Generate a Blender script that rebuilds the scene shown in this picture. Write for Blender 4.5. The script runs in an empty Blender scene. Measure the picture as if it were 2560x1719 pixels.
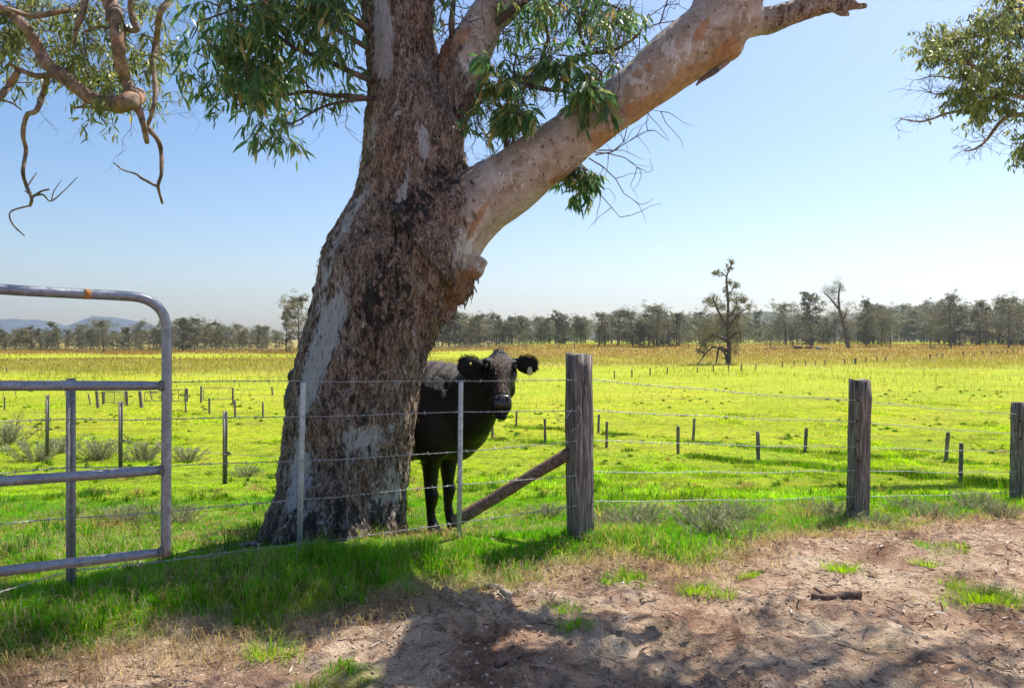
import bpy, math, random
import numpy as np
from mathutils import Vector
R = math.radians
sc = bpy.context.scene
COL = sc.collection
rng = np.random.default_rng(7)
random.seed(7)

# ------------------------------------------------------------ camera, sky, sun
F = 1849.0            # focal length in pixels of the 2560 px wide photo
K = 2560 / 2335.0
EYE = 1.5
HOR = 848.0
cam = bpy.data.cameras.new('camera'); camo = bpy.data.objects.new('camera', cam); COL.objects.link(camo)
cam.sensor_width = 36; cam.lens = 36 * F / 2560
camo.location = (0, 0, EYE); camo.rotation_euler = (R(90), 0, 0)
cam.shift_y = -11.5 / 2560; cam.clip_start = 0.05; cam.clip_end = 20000
sc.camera = camo
sc.view_settings.view_transform = 'Standard'; sc.view_settings.look = 'None'
sc.view_settings.exposure = 1.06; sc.view_settings.gamma = 1
SUN_AZ, SUN_EL = 45, 57            # azimuth: degrees to the right of the view direction
w = bpy.data.worlds.new('World'); sc.world = w; w.use_nodes = True
nt = w.node_tree; bg = nt.nodes['Background']
sky = nt.nodes.new('ShaderNodeTexSky'); sky.sky_type = 'NISHITA'; sky.sun_disc = False
sky.sun_elevation = R(SUN_EL); sky.sun_rotation = R(SUN_AZ); sky.altitude = 0
sky.air_density = 1.0; sky.dust_density = 1.1; sky.ozone_density = 1.3
gm = nt.nodes.new('ShaderNodeHueSaturation'); gm.inputs['Saturation'].default_value = 1.27; gm.inputs['Value'].default_value = 1.0
tn = nt.nodes.new('ShaderNodeMix'); tn.data_type = 'RGBA'; tn.blend_type = 'MULTIPLY'; tn.inputs[0].default_value = 1; tn.inputs[7].default_value = (.985, .965, .975, 1)
nt.links.new(sky.outputs[0], tn.inputs[6]); nt.links.new(tn.outputs[2], gm.inputs['Color']); nt.links.new(gm.outputs[0], bg.inputs[0]); bg.inputs[1].default_value = 0.084
sl = bpy.data.lights.new('sun', 'SUN'); sl.energy = 4.0; sl.angle = R(0.5); sl.color = (1, .93, .82)
so = bpy.data.objects.new('sun', sl); COL.objects.link(so)
so.rotation_euler = (R(90 - SUN_EL), 0, R(180 - SUN_AZ) + math.pi * 0)
sd = Vector((math.sin(R(SUN_AZ)) * math.cos(R(SUN_EL)), math.cos(R(SUN_AZ)) * math.cos(R(SUN_EL)), math.sin(R(SUN_EL))))
so.rotation_euler = sd.to_track_quat('Z', 'Y').to_euler()
sc.cycles.max_bounces = 8
sc.cycles.transparent_max_bounces = 8

# ------------------------------------------------------------ noise in numpy
def _h(ix, iy, iz, s):
    n = (ix.astype(np.int64) * 374761393 + iy.astype(np.int64) * 668265263 + iz.astype(np.int64) * 2147483647 + s * 974634777) & 0xffffffff
    n = ((n ^ (n >> 13)) * 1274126177) & 0xffffffff
    n = ((n ^ (n >> 16)) * 2246822519) & 0xffffffff
    return ((n ^ (n >> 15)) & 0xffffff) / float(0xffffff)
def vn3(x, y, z, s=0):
    x, y, z = np.broadcast_arrays(np.asarray(x, float), np.asarray(y, float), np.asarray(z, float))
    ix, iy, iz = np.floor(x), np.floor(y), np.floor(z)
    fx, fy, fz = x - ix, y - iy, z - iz
    fx = fx * fx * (3 - 2 * fx); fy = fy * fy * (3 - 2 * fy); fz = fz * fz * (3 - 2 * fz)
    r = 0
    for a in (0, 1):
        for b in (0, 1):
            for c in (0, 1):
                r = r + _h(ix + a, iy + b, iz + c, s) * (fx if a else 1 - fx) * (fy if b else 1 - fy) * (fz if c else 1 - fz)
    return r
def vn(x, y, s=0): return vn3(x, y, np.zeros_like(np.asarray(x, float)), s)
def fbm(x, y, s=0, o=4):
    r = 0; a = .5; t = 0
    for i in range(o):
        r = r + a * vn(np.asarray(x) * 2 ** i, np.asarray(y) * 2 ** i, s + i); t += a; a *= .5
    return r / t
def fbm3(x, y, z, s=0, o=3):
    r = 0; a = .5; t = 0
    for i in range(o):
        r = r + a * vn3(x * 2 ** i, y * 2 ** i, z * 2 ** i, s + i); t += a; a *= .5
    return r / t
def sst(a, b, x):
    t = np.clip((np.asarray(x, float) - a) / (b - a), 0, 1); return t * t * (3 - 2 * t)

# ------------------------------------------------------------ terrain
PY = [-9999, 5.3, 5.8, 6.4, 7.2, 9.2, 13.5, 20, 30, 60, 9999]
PZ = [0, 0, -.08, -.19, -.25, -.49, -1.15, -1.85, -2.25, -2.35, -2.35]
def H0(x, y):
    x = np.asarray(x, float); y = np.asarray(y, float)
    z = np.interp(y, PY, PZ)
    az = x / np.maximum(np.abs(y), 1)
    z = z + sst(110, 320, y) * sst(-.25, .12, az) * 2.3
    z = z + np.where(y > 25, (fbm(x * .03, y * .03, 3, 2) - .5) * .35, 0)
    return z
def mask_grass_px(): pass
# edge between the grass and the bare dirt: photo pixels -> ground points
EDGE_PX = [(-900, 1620), (-300, 1560), (0, 1500), (120, 1485), (250, 1462), (400, 1440), (550, 1425), (640, 1408), (720, 1385), (850, 1362), (1000, 1346),
           (1100, 1325), (1200, 1308), (1290, 1280), (1360, 1262), (1450, 1262), (1600, 1275), (1700, 1245), (1850, 1212), (2000, 1195), (2335, 1165), (2900, 1140), (3800, 1118)]
def W(px, py, Y): return Vector(((px * K - 1280) / F * Y, Y, EYE - (py * K - HOR) / F * Y))
def ground_at(px, py):
    a = (px * K - 1280) / F; b = (py * K - HOR) / F
    lo, hi = 1.0, 4000.0
    Y = 1.0
    while Y < hi:
        if EYE - b * Y <= float(H0(a * Y, Y)): break
        Y *= 1.01
    lo = Y / 1.01; h = Y
    for _ in range(20):
        m = (lo + h) / 2
        if EYE - b * m <= float(H0(a * m, m)): h = m
        else: lo = m
    return a * h, h
EX, EY = [], []
for p in EDGE_PX:
    gx, gy = ground_at(*p); EX.append(gx); EY.append(gy)
o_ = np.argsort(EX); EX = np.array(EX)[o_]; EY = np.array(EY)[o_]
def grassy(x, y):
    """1 on grass, 0 on bare dirt"""
    e = np.interp(x, EX, EY)
    d = (y - e) + (fbm(x * 2.3, y * 2.3, 21, 4) - .5) * .9
    g = sst(-.12, .16, d)
    # islands of grass in the dirt, bare spots in the grass
    isl = sst(.69, .79, fbm(x * 1.3, y * 1.3, 55, 3)) * sst(-2.3, -.5, y - e) * .75
    bare = sst(.60, .72, fbm(x * .9 + 5, y * .9, 77, 3)) * sst(7.5, 6.0, y) * .7 * sst(.9, 1.5, np.abs(y - e - .9))
    # dirt strip under the wire left of the trunk
    bare = np.maximum(bare, np.exp(-((x + 1.9) / .8) ** 2 - ((y - 5.0) / .16) ** 2) * .9)
    bare = np.maximum(bare, np.exp(-((x + 1.6) / .75) ** 2 - ((y - 5.6) / .22) ** 2) * .95)
    return np.clip(np.maximum(g * (1 - bare), isl), 0, 1)
def H(x, y, fine=True):
    x = np.asarray(x, float); y = np.asarray(y, float)
    z = H0(x, y)
    e = np.interp(x, EX, EY)
    near = sst(30, 12, np.abs(y)) * sst(40, 15, np.abs(x))
    bank = sst(-.10, .28, (y - e) + (fbm(x * 2.3, y * 2.3, 21, 4) - .5) * .7) * sst(2.5, -.5, x)
    bank = bank * sst(1.9, .5, y - e)
    z = z + near * (bank * .12 + (fbm(x * .8, y * .8, 5, 3) - .5) * .08 - .01)
    if fine:
        g = grassy(x, y)
        d = (fbm(x * 7, y * 7, 11, 4) - .5) * .085 + (fbm(x * 2.6, y * 3.1, 31, 3) - .5) * .08
        c = np.maximum(fbm(x * 16, y * 16, 13, 3) - .54, 0) * .19 * sst(.45, .65, fbm(x * 1.1, y * 1.1, 91, 2))
        z = z + near * ((1 - g * .6) * d + (1 - g) * c)
        # dust runnel lines
        z = z + near * g * (fbm(x * 5, y * 5, 15, 2) - .5) * .05
    return z
def Hs(x, y): return float(H(np.array([x]), np.array([y]))[0])

# ------------------------------------------------------------ mesh helpers
class Acc:
    """collects vertices and faces"""
    def __init__(s): s.v = []; s.f = []; s.n = 0
    def add(s, v, f):
        v = np.asarray(v, float); s.v.append(v)
        for q in f: s.f.append(tuple(i + s.n for i in q))
        s.n += len(v)
def mk(name, V, faces, mat=None, parent=None, smooth=True, cols=None, loc=None):
    me = bpy.data.meshes.new(name)
    V = np.asarray(V, np.float32)
    me.vertices.add(len(V)); me.vertices.foreach_set('co', V.ravel())
    if isinstance(faces, tuple):
        loops, starts = faces
    else:
        loops = np.fromiter((i for f in faces for i in f), np.int32)
        ln = np.fromiter((len(f) for f in faces), np.int32)
        starts = np.concatenate([[0], np.cumsum(ln)[:-1]]).astype(np.int32)
    me.loops.add(len(loops)); me.loops.foreach_set('vertex_index', np.asarray(loops, np.int32))
    me.polygons.add(len(starts)); me.polygons.foreach_set('loop_start', np.asarray(starts, np.int32))
    me.update(calc_edges=True); me.validate()
    if smooth: me.polygons.foreach_set('use_smooth', np.ones(len(me.polygons), bool))
    if cols is not None:
        a = me.attributes.new('Col', 'FLOAT_COLOR', 'POINT')
        c = np.ones((len(V), 4), np.float32); c[:, :3] = cols; a.data.foreach_set('color', c.ravel())
    if mat: me.materials.append(mat)
    o = bpy.data.objects.new(name, me); COL.objects.link(o)
    if parent: o.parent = parent
    if loc is not None: o.location = loc
    return o
def mka(name, acc, mat, parent=None, **k):
    V = np.concatenate(acc.v); return mk(name, V, acc.f, mat, parent, **k)
def tag(o, label=None, cat=None, group=None, kind=None):
    for k_, v_ in (('label', label), ('category', cat), ('group', group), ('kind', kind)):
        if v_: o[k_] = v_
    return o
def empty(name, loc=(0, 0, 0), rz=0, **k):
    o = bpy.data.objects.new(name, None); COL.objects.link(o); o.location = loc; o.rotation_euler = (0, 0, rz); o.empty_display_size = .1
    return tag(o, **k)
def copy_tree(o, parent=None):
    c = o.copy(); COL.objects.link(c)
    if parent: c.parent = parent
    for ch in list(o.children): copy_tree(ch, c)
    return c
def smooth_path(P, Rr, n=6):
    """Catmull-Rom through points with radii"""
    P = [Vector(p) for p in P]; out = []; rr = []
    for i in range(len(P) - 1):
        p0 = P[max(i - 1, 0)]; p1 = P[i]; p2 = P[i + 1]; p3 = P[min(i + 2, len(P) - 1)]
        for j in range(n):
            t = j / n
            out.append(.5 * ((2 * p1) + (p2 - p0) * t + (2 * p0 - 5 * p1 + 4 * p2 - p3) * t * t + (3 * p1 - p0 - 3 * p2 + p3) * t ** 3))
            rr.append(Rr[i] * (1 - t) + Rr[i + 1] * t)
    out.append(P[-1]); rr.append(Rr[-1])
    return out, rr
def tube(acc, P, Rr, ns=8, cap=True, asp=1.0, wob=0, up=None):
    """asp: depth/width ratio"""
    P = [Vector(p) for p in P]; V = []; n = len(P)
    u = None
    for i, p in enumerate(P):
        t = (P[min(i + 1, n - 1)] - P[max(i - 1, 0)])
        if t.length < 1e-9: t = Vector((0, 0, 1))
        t.normalize()
        if u is None:
            a = Vector((1, 0, 0)) if abs(t.x) < .8 else Vector((0, 0, 1))
            if up: a = Vector(up)
            u = (a - t * a.dot(t)).normalized()
        else:
            u = (u - t * u.dot(t)).normalized()
        v = t.cross(u)
        for k in range(ns):
            an = 2 * math.pi * k / ns
            r = Rr[i] * (1 + (random.uniform(-wob, wob) if wob else 0))
            V.append(p + u * math.cos(an) * r + v * math.sin(an) * r * asp)
    f = []
    for i in range(n - 1):
        for k in range(ns):
            a = i * ns + k; b = i * ns + (k + 1) % ns
            f.append((a, b, b + ns, a + ns))
    if cap:
        f.append(tuple(range(ns - 1, -1, -1))); f.append(tuple(range((n - 1) * ns, n * ns)))
    acc.add([tuple(q) for q in V], f)
def loft(acc, rings, ns=20):
    """rings: (centre, halfvec a, halfvec b)"""
    V = []; n = len(rings)
    for c, a, b in rings:
        c = Vector(c); a = Vector(a); b = Vector(b)
        for k in range(ns):
            an = 2 * math.pi * k / ns
            V.append(tuple(c + a * math.cos(an) + b * math.sin(an)))
    f = []
    for i in range(n - 1):
        for k in range(ns):
            x = i * ns + k; y = i * ns + (k + 1) % ns
            f.append((x, y, y + ns, x + ns))
    f.append(tuple(range(ns - 1, -1, -1))); f.append(tuple(range((n - 1) * ns, n * ns)))
    acc.add(V, f)
def ball(acc, c, r, n=10):
    rx, ry, rz = (r, r, r) if not hasattr(r, '__len__') else r
    rings = []
    for i in range(n + 1):
        th = math.pi * min(max(i / n, .02), .98)
        rings.append(((c[0], c[1], c[2] - math.cos(th) * rz), (rx * math.sin(th), 0, 0), (0, ry * math.sin(th), 0)))
    loft(acc, rings, 12)
def remesh(acc, voxel, smooth=3):
    """union of the closed shapes as one continuous surface; returns verts, faces"""
    me = bpy.data.meshes.new('tmp'); V = np.concatenate(acc.v)
    me.from_pydata([tuple(v) for v in V], [], acc.f); me.update()
    o = bpy.data.objects.new('tmp', me); COL.objects.link(o)
    m = o.modifiers.new('r', 'REMESH'); m.mode = 'VOXEL'; m.voxel_size = voxel; m.adaptivity = 0
    if smooth:
        s = o.modifiers.new('s', 'SMOOTH'); s.factor = .5; s.iterations = smooth
    dg = bpy.context.evaluated_depsgraph_get(); ev = o.evaluated_get(dg); m2 = ev.to_mesh()
    n = len(m2.vertices); co = np.empty(n * 3, np.float32); m2.vertices.foreach_get('co', co)
    no = np.empty(n * 3, np.float32); m2.vertices.foreach_get('normal', no)
    lp = np.empty(len(m2.loops), np.int32); m2.loops.foreach_get('vertex_index', lp)
    st = np.empty(len(m2.polygons), np.int32); m2.polygons.foreach_get('loop_start', st)
    ev.to_mesh_clear(); bpy.data.objects.remove(o); bpy.data.meshes.remove(me)
    return co.reshape(-1, 3).astype(float), no.reshape(-1, 3).astype(float), (lp, st)

def blades(P, h, wd, az, lean, side=None):
    """grass blades: 5 verts each"""
    N = len(P); V = np.zeros((N, 5, 3)); sa = az + math.pi / 2 + (rng.uniform(-1, 1, N) * 1.2 if side is None else side)
    s = np.stack([np.cos(sa), np.sin(sa), np.zeros(N)], 1) * wd[:, None] / 2
    l = np.stack([np.cos(az), np.sin(az), np.zeros(N)], 1)
    mid = P + l * (lean * h * .28)[:, None]; mid[:, 2] += h * .6
    tip = P + l * (lean * h)[:, None]; tip[:, 2] += h * np.sqrt(np.maximum(1 - (lean * .75) ** 2, .05))
    V[:, 0] = P - s; V[:, 1] = P + s; V[:, 2] = mid + s * .75; V[:, 3] = mid - s * .75; V[:, 4] = tip
    b = (np.arange(N) * 5)[:, None]
    loops = (b + np.array([[0, 1, 2, 3, 3, 2, 4]])).ravel()
    st = ((np.arange(N) * 7)[:, None] + np.array([[0, 4]])).ravel()
    return V.reshape(-1, 3), (loops, st)
def leaves(P, D, L, Wd, droop=.5):
    """lance shaped leaves: 6 verts each. P base, D direction (unit), L length"""
    N = len(P); r = rng.normal(size=(N, 3)); s = np.cross(D, r); s /= np.linalg.norm(s, axis=1)[:, None] + 1e-9
    nrm = np.cross(D, s)
    D2 = D * .8; D2[:, 2] -= droop; D2 /= np.linalg.norm(D2, axis=1)[:, None]
    V = np.zeros((N, 6, 3)); Wd = Wd[:, None] / 2; L = L[:, None]
    p1 = P + D * L * .33; p2 = p1 + (D + D2) / 2 * L * .34; p3 = p2 + D2 * L * .33
    cr = nrm * Wd * .4
    V[:, 0] = P; V[:, 1] = p1 - s * Wd; V[:, 2] = p1 + s * Wd + cr; V[:, 3] = p2 + s * Wd * .8 + cr; V[:, 4] = p2 - s * Wd * .8; V[:, 5] = p3
    b = (np.arange(N) * 6)[:, None]
    loops = (b + np.array([[0, 2, 1, 1, 2, 3, 4, 4, 3, 5]])).ravel()
    st = ((np.arange(N) * 10)[:, None] + np.array([[0, 3, 7]])).ravel()
    return V.reshape(-1, 3), (loops, st)
def cat_parts(L):
    """join (V,(loops,starts)) tuples"""
    Vs = []; lo = []; st = []; n = 0; m = 0
    for V, (l, s) in L:
        Vs.append(V); lo.append(l + n); st.append(s + m); n += len(V); m += len(l)
    return np.concatenate(Vs), (np.concatenate(lo), np.concatenate(st))

# ------------------------------------------------------------ materials
def newmat(name):
    m = bpy.data.materials.new(name); m.use_nodes = True; nt = m.node_tree
    return m, nt, nt.nodes['Principled BSDF'], nt.nodes, nt.links
def nz(nt, scale, det=4, rough=.6, vec=None, scl=None, dist=0):
    n = nt.nodes.new('ShaderNodeTexNoise'); n.inputs['Scale'].default_value = scale; n.inputs['Detail'].default_value = det
    n.inputs['Roughness'].default_value = rough; n.inputs['Distortion'].default_value = dist
    if vec is not None:
        if scl:
            mp = nt.nodes.new('ShaderNodeMapping'); mp.inputs['Scale'].default_value = scl
            nt.links.new(vec, mp.inputs[0]); vec = mp.outputs[0]
        nt.links.new(vec, n.inputs['Vector'])
    return n.outputs['Fac']
def ramp(nt, fac, stops, interp='LINEAR'):
    r = nt.nodes.new('ShaderNodeValToRGB'); e = r.color_ramp.elements; r.color_ramp.interpolation = interp
    while len(e) < len(stops): e.new(.5)
    for i, (p, c) in enumerate(stops):
        e[i].position = p; e[i].color = (*c, 1) if len(c) == 3 else c
    nt.links.new(fac, r.inputs[0]); return r.outputs[0]
def mixc(nt, fac, a, b, mode='MIX'):
    m = nt.nodes.new('ShaderNodeMix'); m.data_type = 'RGBA'; m.blend_type = mode
    if isinstance(fac, (int, float)): m.inputs[0].default_value = fac
    else: nt.links.new(fac, m.inputs[0])
    for s, v in ((6, a), (7, b)):
        if isinstance(v, tuple): m.inputs[s].default_value = (*v, 1)
        else: nt.links.new(v, m.inputs[s])
    return m.outputs[2]
def math_(nt, op, a, b=0.0, clamp=False):
    m = nt.nodes.new('ShaderNodeMath'); m.operation = op; m.use_clamp = clamp
    for i, v in enumerate((a, b)):
        if isinstance(v, (int, float)): m.inputs[i].default_value = v
        else: nt.links.new(v, m.inputs[i])
    return m.outputs[0]
def bump(nt, b, h, dist, strength=1):
    n = nt.nodes.new('ShaderNodeBump'); n.inputs['Distance'].default_value = dist; n.inputs['Strength'].default_value = strength
    nt.links.new(h, n.inputs['Height']); nt.links.new(n.outputs[0], b.inputs['Normal']); return n
def attr(nt, name='Col'):
    a = nt.nodes.new('ShaderNodeAttribute'); a.attribute_name = name; return a
def objvec(nt): return nt.nodes.new('ShaderNodeTexCoord').outputs['Object']
def translucent(nt, b, col, amt):
    t = nt.nodes.new('ShaderNodeBsdfTranslucent'); mx = nt.nodes.new('ShaderNodeMixShader'); mx.inputs[0].default_value = amt
    out = nt.nodes['Material Output']
    if isinstance(col, tuple): t.inputs[0].default_value = (*col, 1)
    else: nt.links.new(col, t.inputs[0])
    nt.links.new(b.outputs[0], mx.inputs[1]); nt.links.new(t.outputs[0], mx.inputs[2]); nt.links.new(mx.outputs[0], out.inputs[0])

def m_blade():
    m, nt, b, N, L = newmat('grass_blade'); a = attr(nt)
    L.new(a.outputs['Color'], b.inputs['Base Color']); b.inputs['Roughness'].default_value = .5
    b.inputs['Specular IOR Level'].default_value = .12
    tc = mixc(nt, 1.0, a.outputs['Color'], (1.0, 1.0, .55), 'MULTIPLY')
    hs = N.new('ShaderNodeHueSaturation'); hs.inputs['Value'].default_value = 1.5; hs.inputs['Saturation'].default_value = 1.1
    L.new(tc, hs.inputs['Color'])
    translucent(nt, b, hs.outputs[0], .45); return m
M_BLADE = m_blade()
def m_leaf(name, stops, tr=.35, rough=.38):
    m, nt, b, N, L = newmat(name); g = N.new('ShaderNodeNewGeometry')
    c = ramp(nt, g.outputs['Random Per Island'], stops)
    L.new(c, b.inputs['Base Color']); b.inputs['Roughness'].default_value = rough
    hs = N.new('ShaderNodeHueSaturation'); hs.inputs['Value'].default_value = 1.7; L.new(c, hs.inputs['Color'])
    translucent(nt, b, hs.outputs[0], tr); return m
M_LEAF = m_leaf('gum_leaf', [(0, (.045, .11, .04)), (.5, (.085, .185, .06)), (.8, (.18, .26, .085)), (.93, (.36, .34, .10)), (1, (.38, .22, .09))], .45)
M_LEAF2 = m_leaf('gum_leaf_pale', [(0, (.07, .10, .035)), (.5, (.15, .19, .055)), (.85, (.32, .33, .10)), (1, (.42, .36, .12))], .45)
def m_far(name, a, b_):
    m, nt, b, N, L = newmat(name); g = N.new('ShaderNodeNewGeometry')
    oi = N.new('ShaderNodeObjectInfo')
    c = ramp(nt, g.outputs['Random Per Island'], [(0, a), (1, b_)])
    v = ramp(nt, oi.outputs['Random'], [(0, (.75, .8, .8)), (.5, (1, 1, 1)), (1, (1.25, 1.15, 1.0))])
    c = mixc(nt, 1.0, c, v, 'MULTIPLY')
    L.new(c, b.inputs['Base Color']); b.inputs['Roughness'].default_value = .55
    translucent(nt, b, c, .35); return m
M_FAR = m_far('far_foliage', (.11, .115, .06), (.28, .265, .16))
M_FARG = m_far('far_foliage_green', (.07, .10, .02), (.16, .19, .04))

def m_bark():
    m, nt, b, N, L = newmat('gum_bark'); V = objvec(nt); a = attr(nt)
    sp = N.new('ShaderNodeSeparateColor'); L.new(a.outputs['Color'], sp.inputs[0])   # r smooth, g white patch, b char
    fib = nz(nt, 9, 7, .72, V, (2.2, 2.2, .75), 1.2); fine = nz(nt, 60, 4, .7, V, (2.4, 2.4, .6), .3); big = nz(nt, 2.6, 4, .6, V)
    med = nz(nt, 14, 5, .7, V, (1, 1, .6), .5)
    rough = ramp(nt, fib, [(.34, (.035, .025, .02)), (.43, (.19, .13, .10)), (.50, (.38, .28, .22)), (.58, (.54, .43, .35)), (.68, (.74, .66, .60))])
    rough = mixc(nt, ramp(nt, big, [(.45, (0,) * 3), (.7, (.7,) * 3)]), rough, mixc(nt, 1.0, rough, (1.15, .78, .6), 'MULTIPLY'))
    rough = mixc(nt, ramp(nt, fine, [(.56, (0,) * 3), (.64, (.7,) * 3)]), rough, (.72, .68, .68))
    fl = nz(nt, 15, 6, .7, V, (1.8, 1.8, .7), 1.6)
    rough = mixc(nt, ramp(nt, fl, [(.545, (0,) * 3), (.57, (.9,) * 3)]), rough, ramp(nt, fine, [(.3, (.42, .35, .31)), (.65, (.80, .76, .76))]))
    rough = mixc(nt, ramp(nt, fl, [(.40, (.9,) * 3), (.43, (0,) * 3)]), rough, (.025, .018, .016))
    rough = mixc(nt, ramp(nt, math_(nt, 'ABSOLUTE', math_(nt, 'SUBTRACT', nz(nt, 10, 4, .6, V, (2.4, 2.4, .5), .9), .5)), [(.006, (.85,) * 3), (.02, (0,) * 3)]), rough, (.03, .02, .018))
    rough = mixc(nt, ramp(nt, nz(nt, 34, 5, .75, V, (1.6, 1.6, .8), .8), [(.54, (0,) * 3), (.62, (.8,) * 3)]), rough, (.03, .022, .02))
    sm = ramp(nt, nz(nt, 5, 6, .65, V, (1, 1, 1), .8), [(.3, (.30, .20, .14)), (.42, (.48, .36, .29)), (.55, (.58, .47, .41)), (.7, (.66, .57, .53))])
    sm = mixc(nt, ramp(nt, nz(nt, 3.3, 5, .7, V, None, 1.4), [(.56, (0,) * 3), (.60, (.8,) * 3)]), sm, (.36, .25, .15))
    sm = mixc(nt, ramp(nt, nz(nt, 30, 5, .75, V, (1, 1, .6), .6), [(.54, (0,) * 3), (.64, (.5,) * 3)]), sm, (.26, .18, .14))
    sm = mixc(nt, ramp(nt, nz(nt, 26, 3, .6, V), [(.63, (0,) * 3), (.66, (.85,) * 3)]), sm, (.09, .055, .04))
    sm = mixc(nt, ramp(nt, nz(nt, 7, 4, .7, V, None, 1.0), [(.58, (0,) * 3), (.61, (.75,) * 3)]), sm, (.74, .66, .64))
    rough = mixc(nt, 1.0, rough, (1.24, 1.10, 1.0), 'MULTIPLY')
    smf = math_(nt, 'GREATER_THAN', math_(nt, 'ADD', sp.outputs[0], math_(nt, 'MULTIPLY', math_(nt, 'SUBTRACT', med, .5), 1.0)), .5)
    c = mixc(nt, smf, rough, sm)
    # white bared patches
    wf = math_(nt, 'GREATER_THAN', math_(nt, 'ADD', sp.outputs[1], math_(nt, 'MULTIPLY', math_(nt, 'SUBTRACT', fib, .5), 2.6)), .5)
    wc = ramp(nt, nz(nt, 30, 5, .7, V, (2.5, 2.5, .35)), [(.36, (.40, .33, .30)), (.46, (.78, .74, .76)), (.7, (.88, .86, .90))])
    c = mixc(nt, wf, c, wc)
    oa = attr(nt, 'Orange')  # orange bark streaks mixed with painted bounce light
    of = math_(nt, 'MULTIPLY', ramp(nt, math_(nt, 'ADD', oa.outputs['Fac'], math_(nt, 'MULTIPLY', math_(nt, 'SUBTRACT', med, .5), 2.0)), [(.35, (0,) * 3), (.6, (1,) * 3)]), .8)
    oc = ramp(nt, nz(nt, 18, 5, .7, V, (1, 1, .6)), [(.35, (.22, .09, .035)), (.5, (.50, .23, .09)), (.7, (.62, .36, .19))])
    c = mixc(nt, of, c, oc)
    # charred parts and the dark fork crevice
    cf = math_(nt, 'MULTIPLY', ramp(nt, math_(nt, 'ADD', sp.outputs[2], math_(nt, 'MULTIPLY', math_(nt, 'SUBTRACT', med, .5), 2.2)), [(.45, (0,) * 3), (.62, (1,) * 3)]), .9)
    c = mixc(nt, cf, c, (.022, .019, .018))
    L.new(c, b.inputs['Base Color']); b.inputs['Roughness'].default_value = .62
    hh = math_(nt, 'ADD', math_(nt, 'ADD', math_(nt, 'MULTIPLY', fib, .8), math_(nt, 'MULTIPLY', fl, .8)), math_(nt, 'MULTIPLY', fine, .5))
    sc_ = math_(nt, 'SUBTRACT', 1.35, sp.outputs[0])
    bump(nt, b, math_(nt, 'MULTIPLY', hh, sc_), .07, 1.0); return m
M_BARK = m_bark()
def m_wood(name, stops, scale=(9, 9, .5), rough=.85, bd=.012):
    m, nt, b, N, L = newmat(name); V = objvec(nt)
    f = nz(nt, 6, 6, .7, V, scale, .3); f2 = nz(nt, 22, 3, .7, V, (scale[0] * .7, scale[1] * .7, scale[2]))
    c = ramp(nt, f, stops); c = mixc(nt, ramp(nt, f2, [(.62, (0,) * 3), (.72, (.6,) * 3)]), c, (.62, .58, .55))
    L.new(c, b.inputs['Base Color']); b.inputs['Roughness'].default_value = rough
    bump(nt, b, f, bd, .9); return m
M_POST = m_wood('weathered_timber', [(.34, (.025, .02, .018)), (.47, (.13, .105, .09)), (.56, (.24, .20, .17)), (.68, (.52, .47, .43))])
M_BRACE = m_wood('brown_timber', [(.3, (.05, .03, .02)), (.5, (.17, .10, .065)), (.7, (.30, .20, .14))], (6, 6, 6))
def m_limb():
    m, nt, b, N, L = newmat('limb_bark'); V = objvec(nt)
    c = ramp(nt, nz(nt, 6, 5, .65, V, None, .5), [(.3, (.06, .038, .026)), (.46, (.20, .13, .09)), (.6, (.36, .24, .17)), (.75, (.52, .42, .36))])
    c = mixc(nt, ramp(nt, nz(nt, 3, 3, .5, V), [(.58, (0,) * 3), (.66, (.7,) * 3)]), c, (.40, .16, .07))
    L.new(c, b.inputs['Base Color']); b.inputs['Roughness'].default_value = .8
    bump(nt, b, nz(nt, 20, 5, .7, V), .03, .8); return m
M_LIMB = m_limb()
def m_twig():
    m, nt, b, N, L = newmat('twig_bark'); V = objvec(nt)
    c = ramp(nt, nz(nt, 8, 3, .6, V), [(.3, (.05, .035, .03)), (.6, (.14, .10, .085)), (.8, (.24, .19, .16))])
    L.new(c, b.inputs['Base Color']); b.inputs['Roughness'].default_value = .85; return m
M_TWIG = m_twig()
def m_galv(name, base, rough=.38, met=.75, stain=None):
    m, nt, b, N, L = newmat(name); V = objvec(nt)
    f = nz(nt, 40, 5, .65, V); f2 = nz(nt, 5, 4, .6, V)
    c = ramp(nt, f, [(.3, tuple(x * .6 for x in base)), (.7, tuple(min(x * 1.25, .95) for x in base))])
    c = mixc(nt, ramp(nt, f2, [(.5, (0,) * 3), (.75, (.6,) * 3)]), c, tuple(x * .45 for x in base))
    if stain: c = mixc(nt, ramp(nt, nz(nt, 9, 4, .7, V), [(.62, (0,) * 3), (.72, (.8,) * 3)]), c, stain)
    L.new(c, b.inputs['Base Color']); b.inputs['Metallic'].default_value = met
    L.new(ramp(nt, f, [(.3, (rough,) * 3), (.7, (rough + .25,) * 3)]), b.inputs['Roughness'])
    bump(nt, b, f, .002, .5); return m
M_GATE = m_galv('galvanised_pipe', (.27, .29, .34), .34, .75)
M_PICKET = m_galv('galvanised_picket', (.55, .57, .62), .42, .6)
M_STAR = m_galv('dark_steel', (.20, .19, .18), .55, .4, (.16, .08, .04))
M_OLDGALV = m_galv('weathered_zinc', (.34, .33, .31), .6, .3, (.16, .13, .10))
M_WIRE = m_galv('wire', (.48, .47, .48), .45, .45)
M_RUST = m_galv('rust', (.42, .19, .06), .8, .1)
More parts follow.
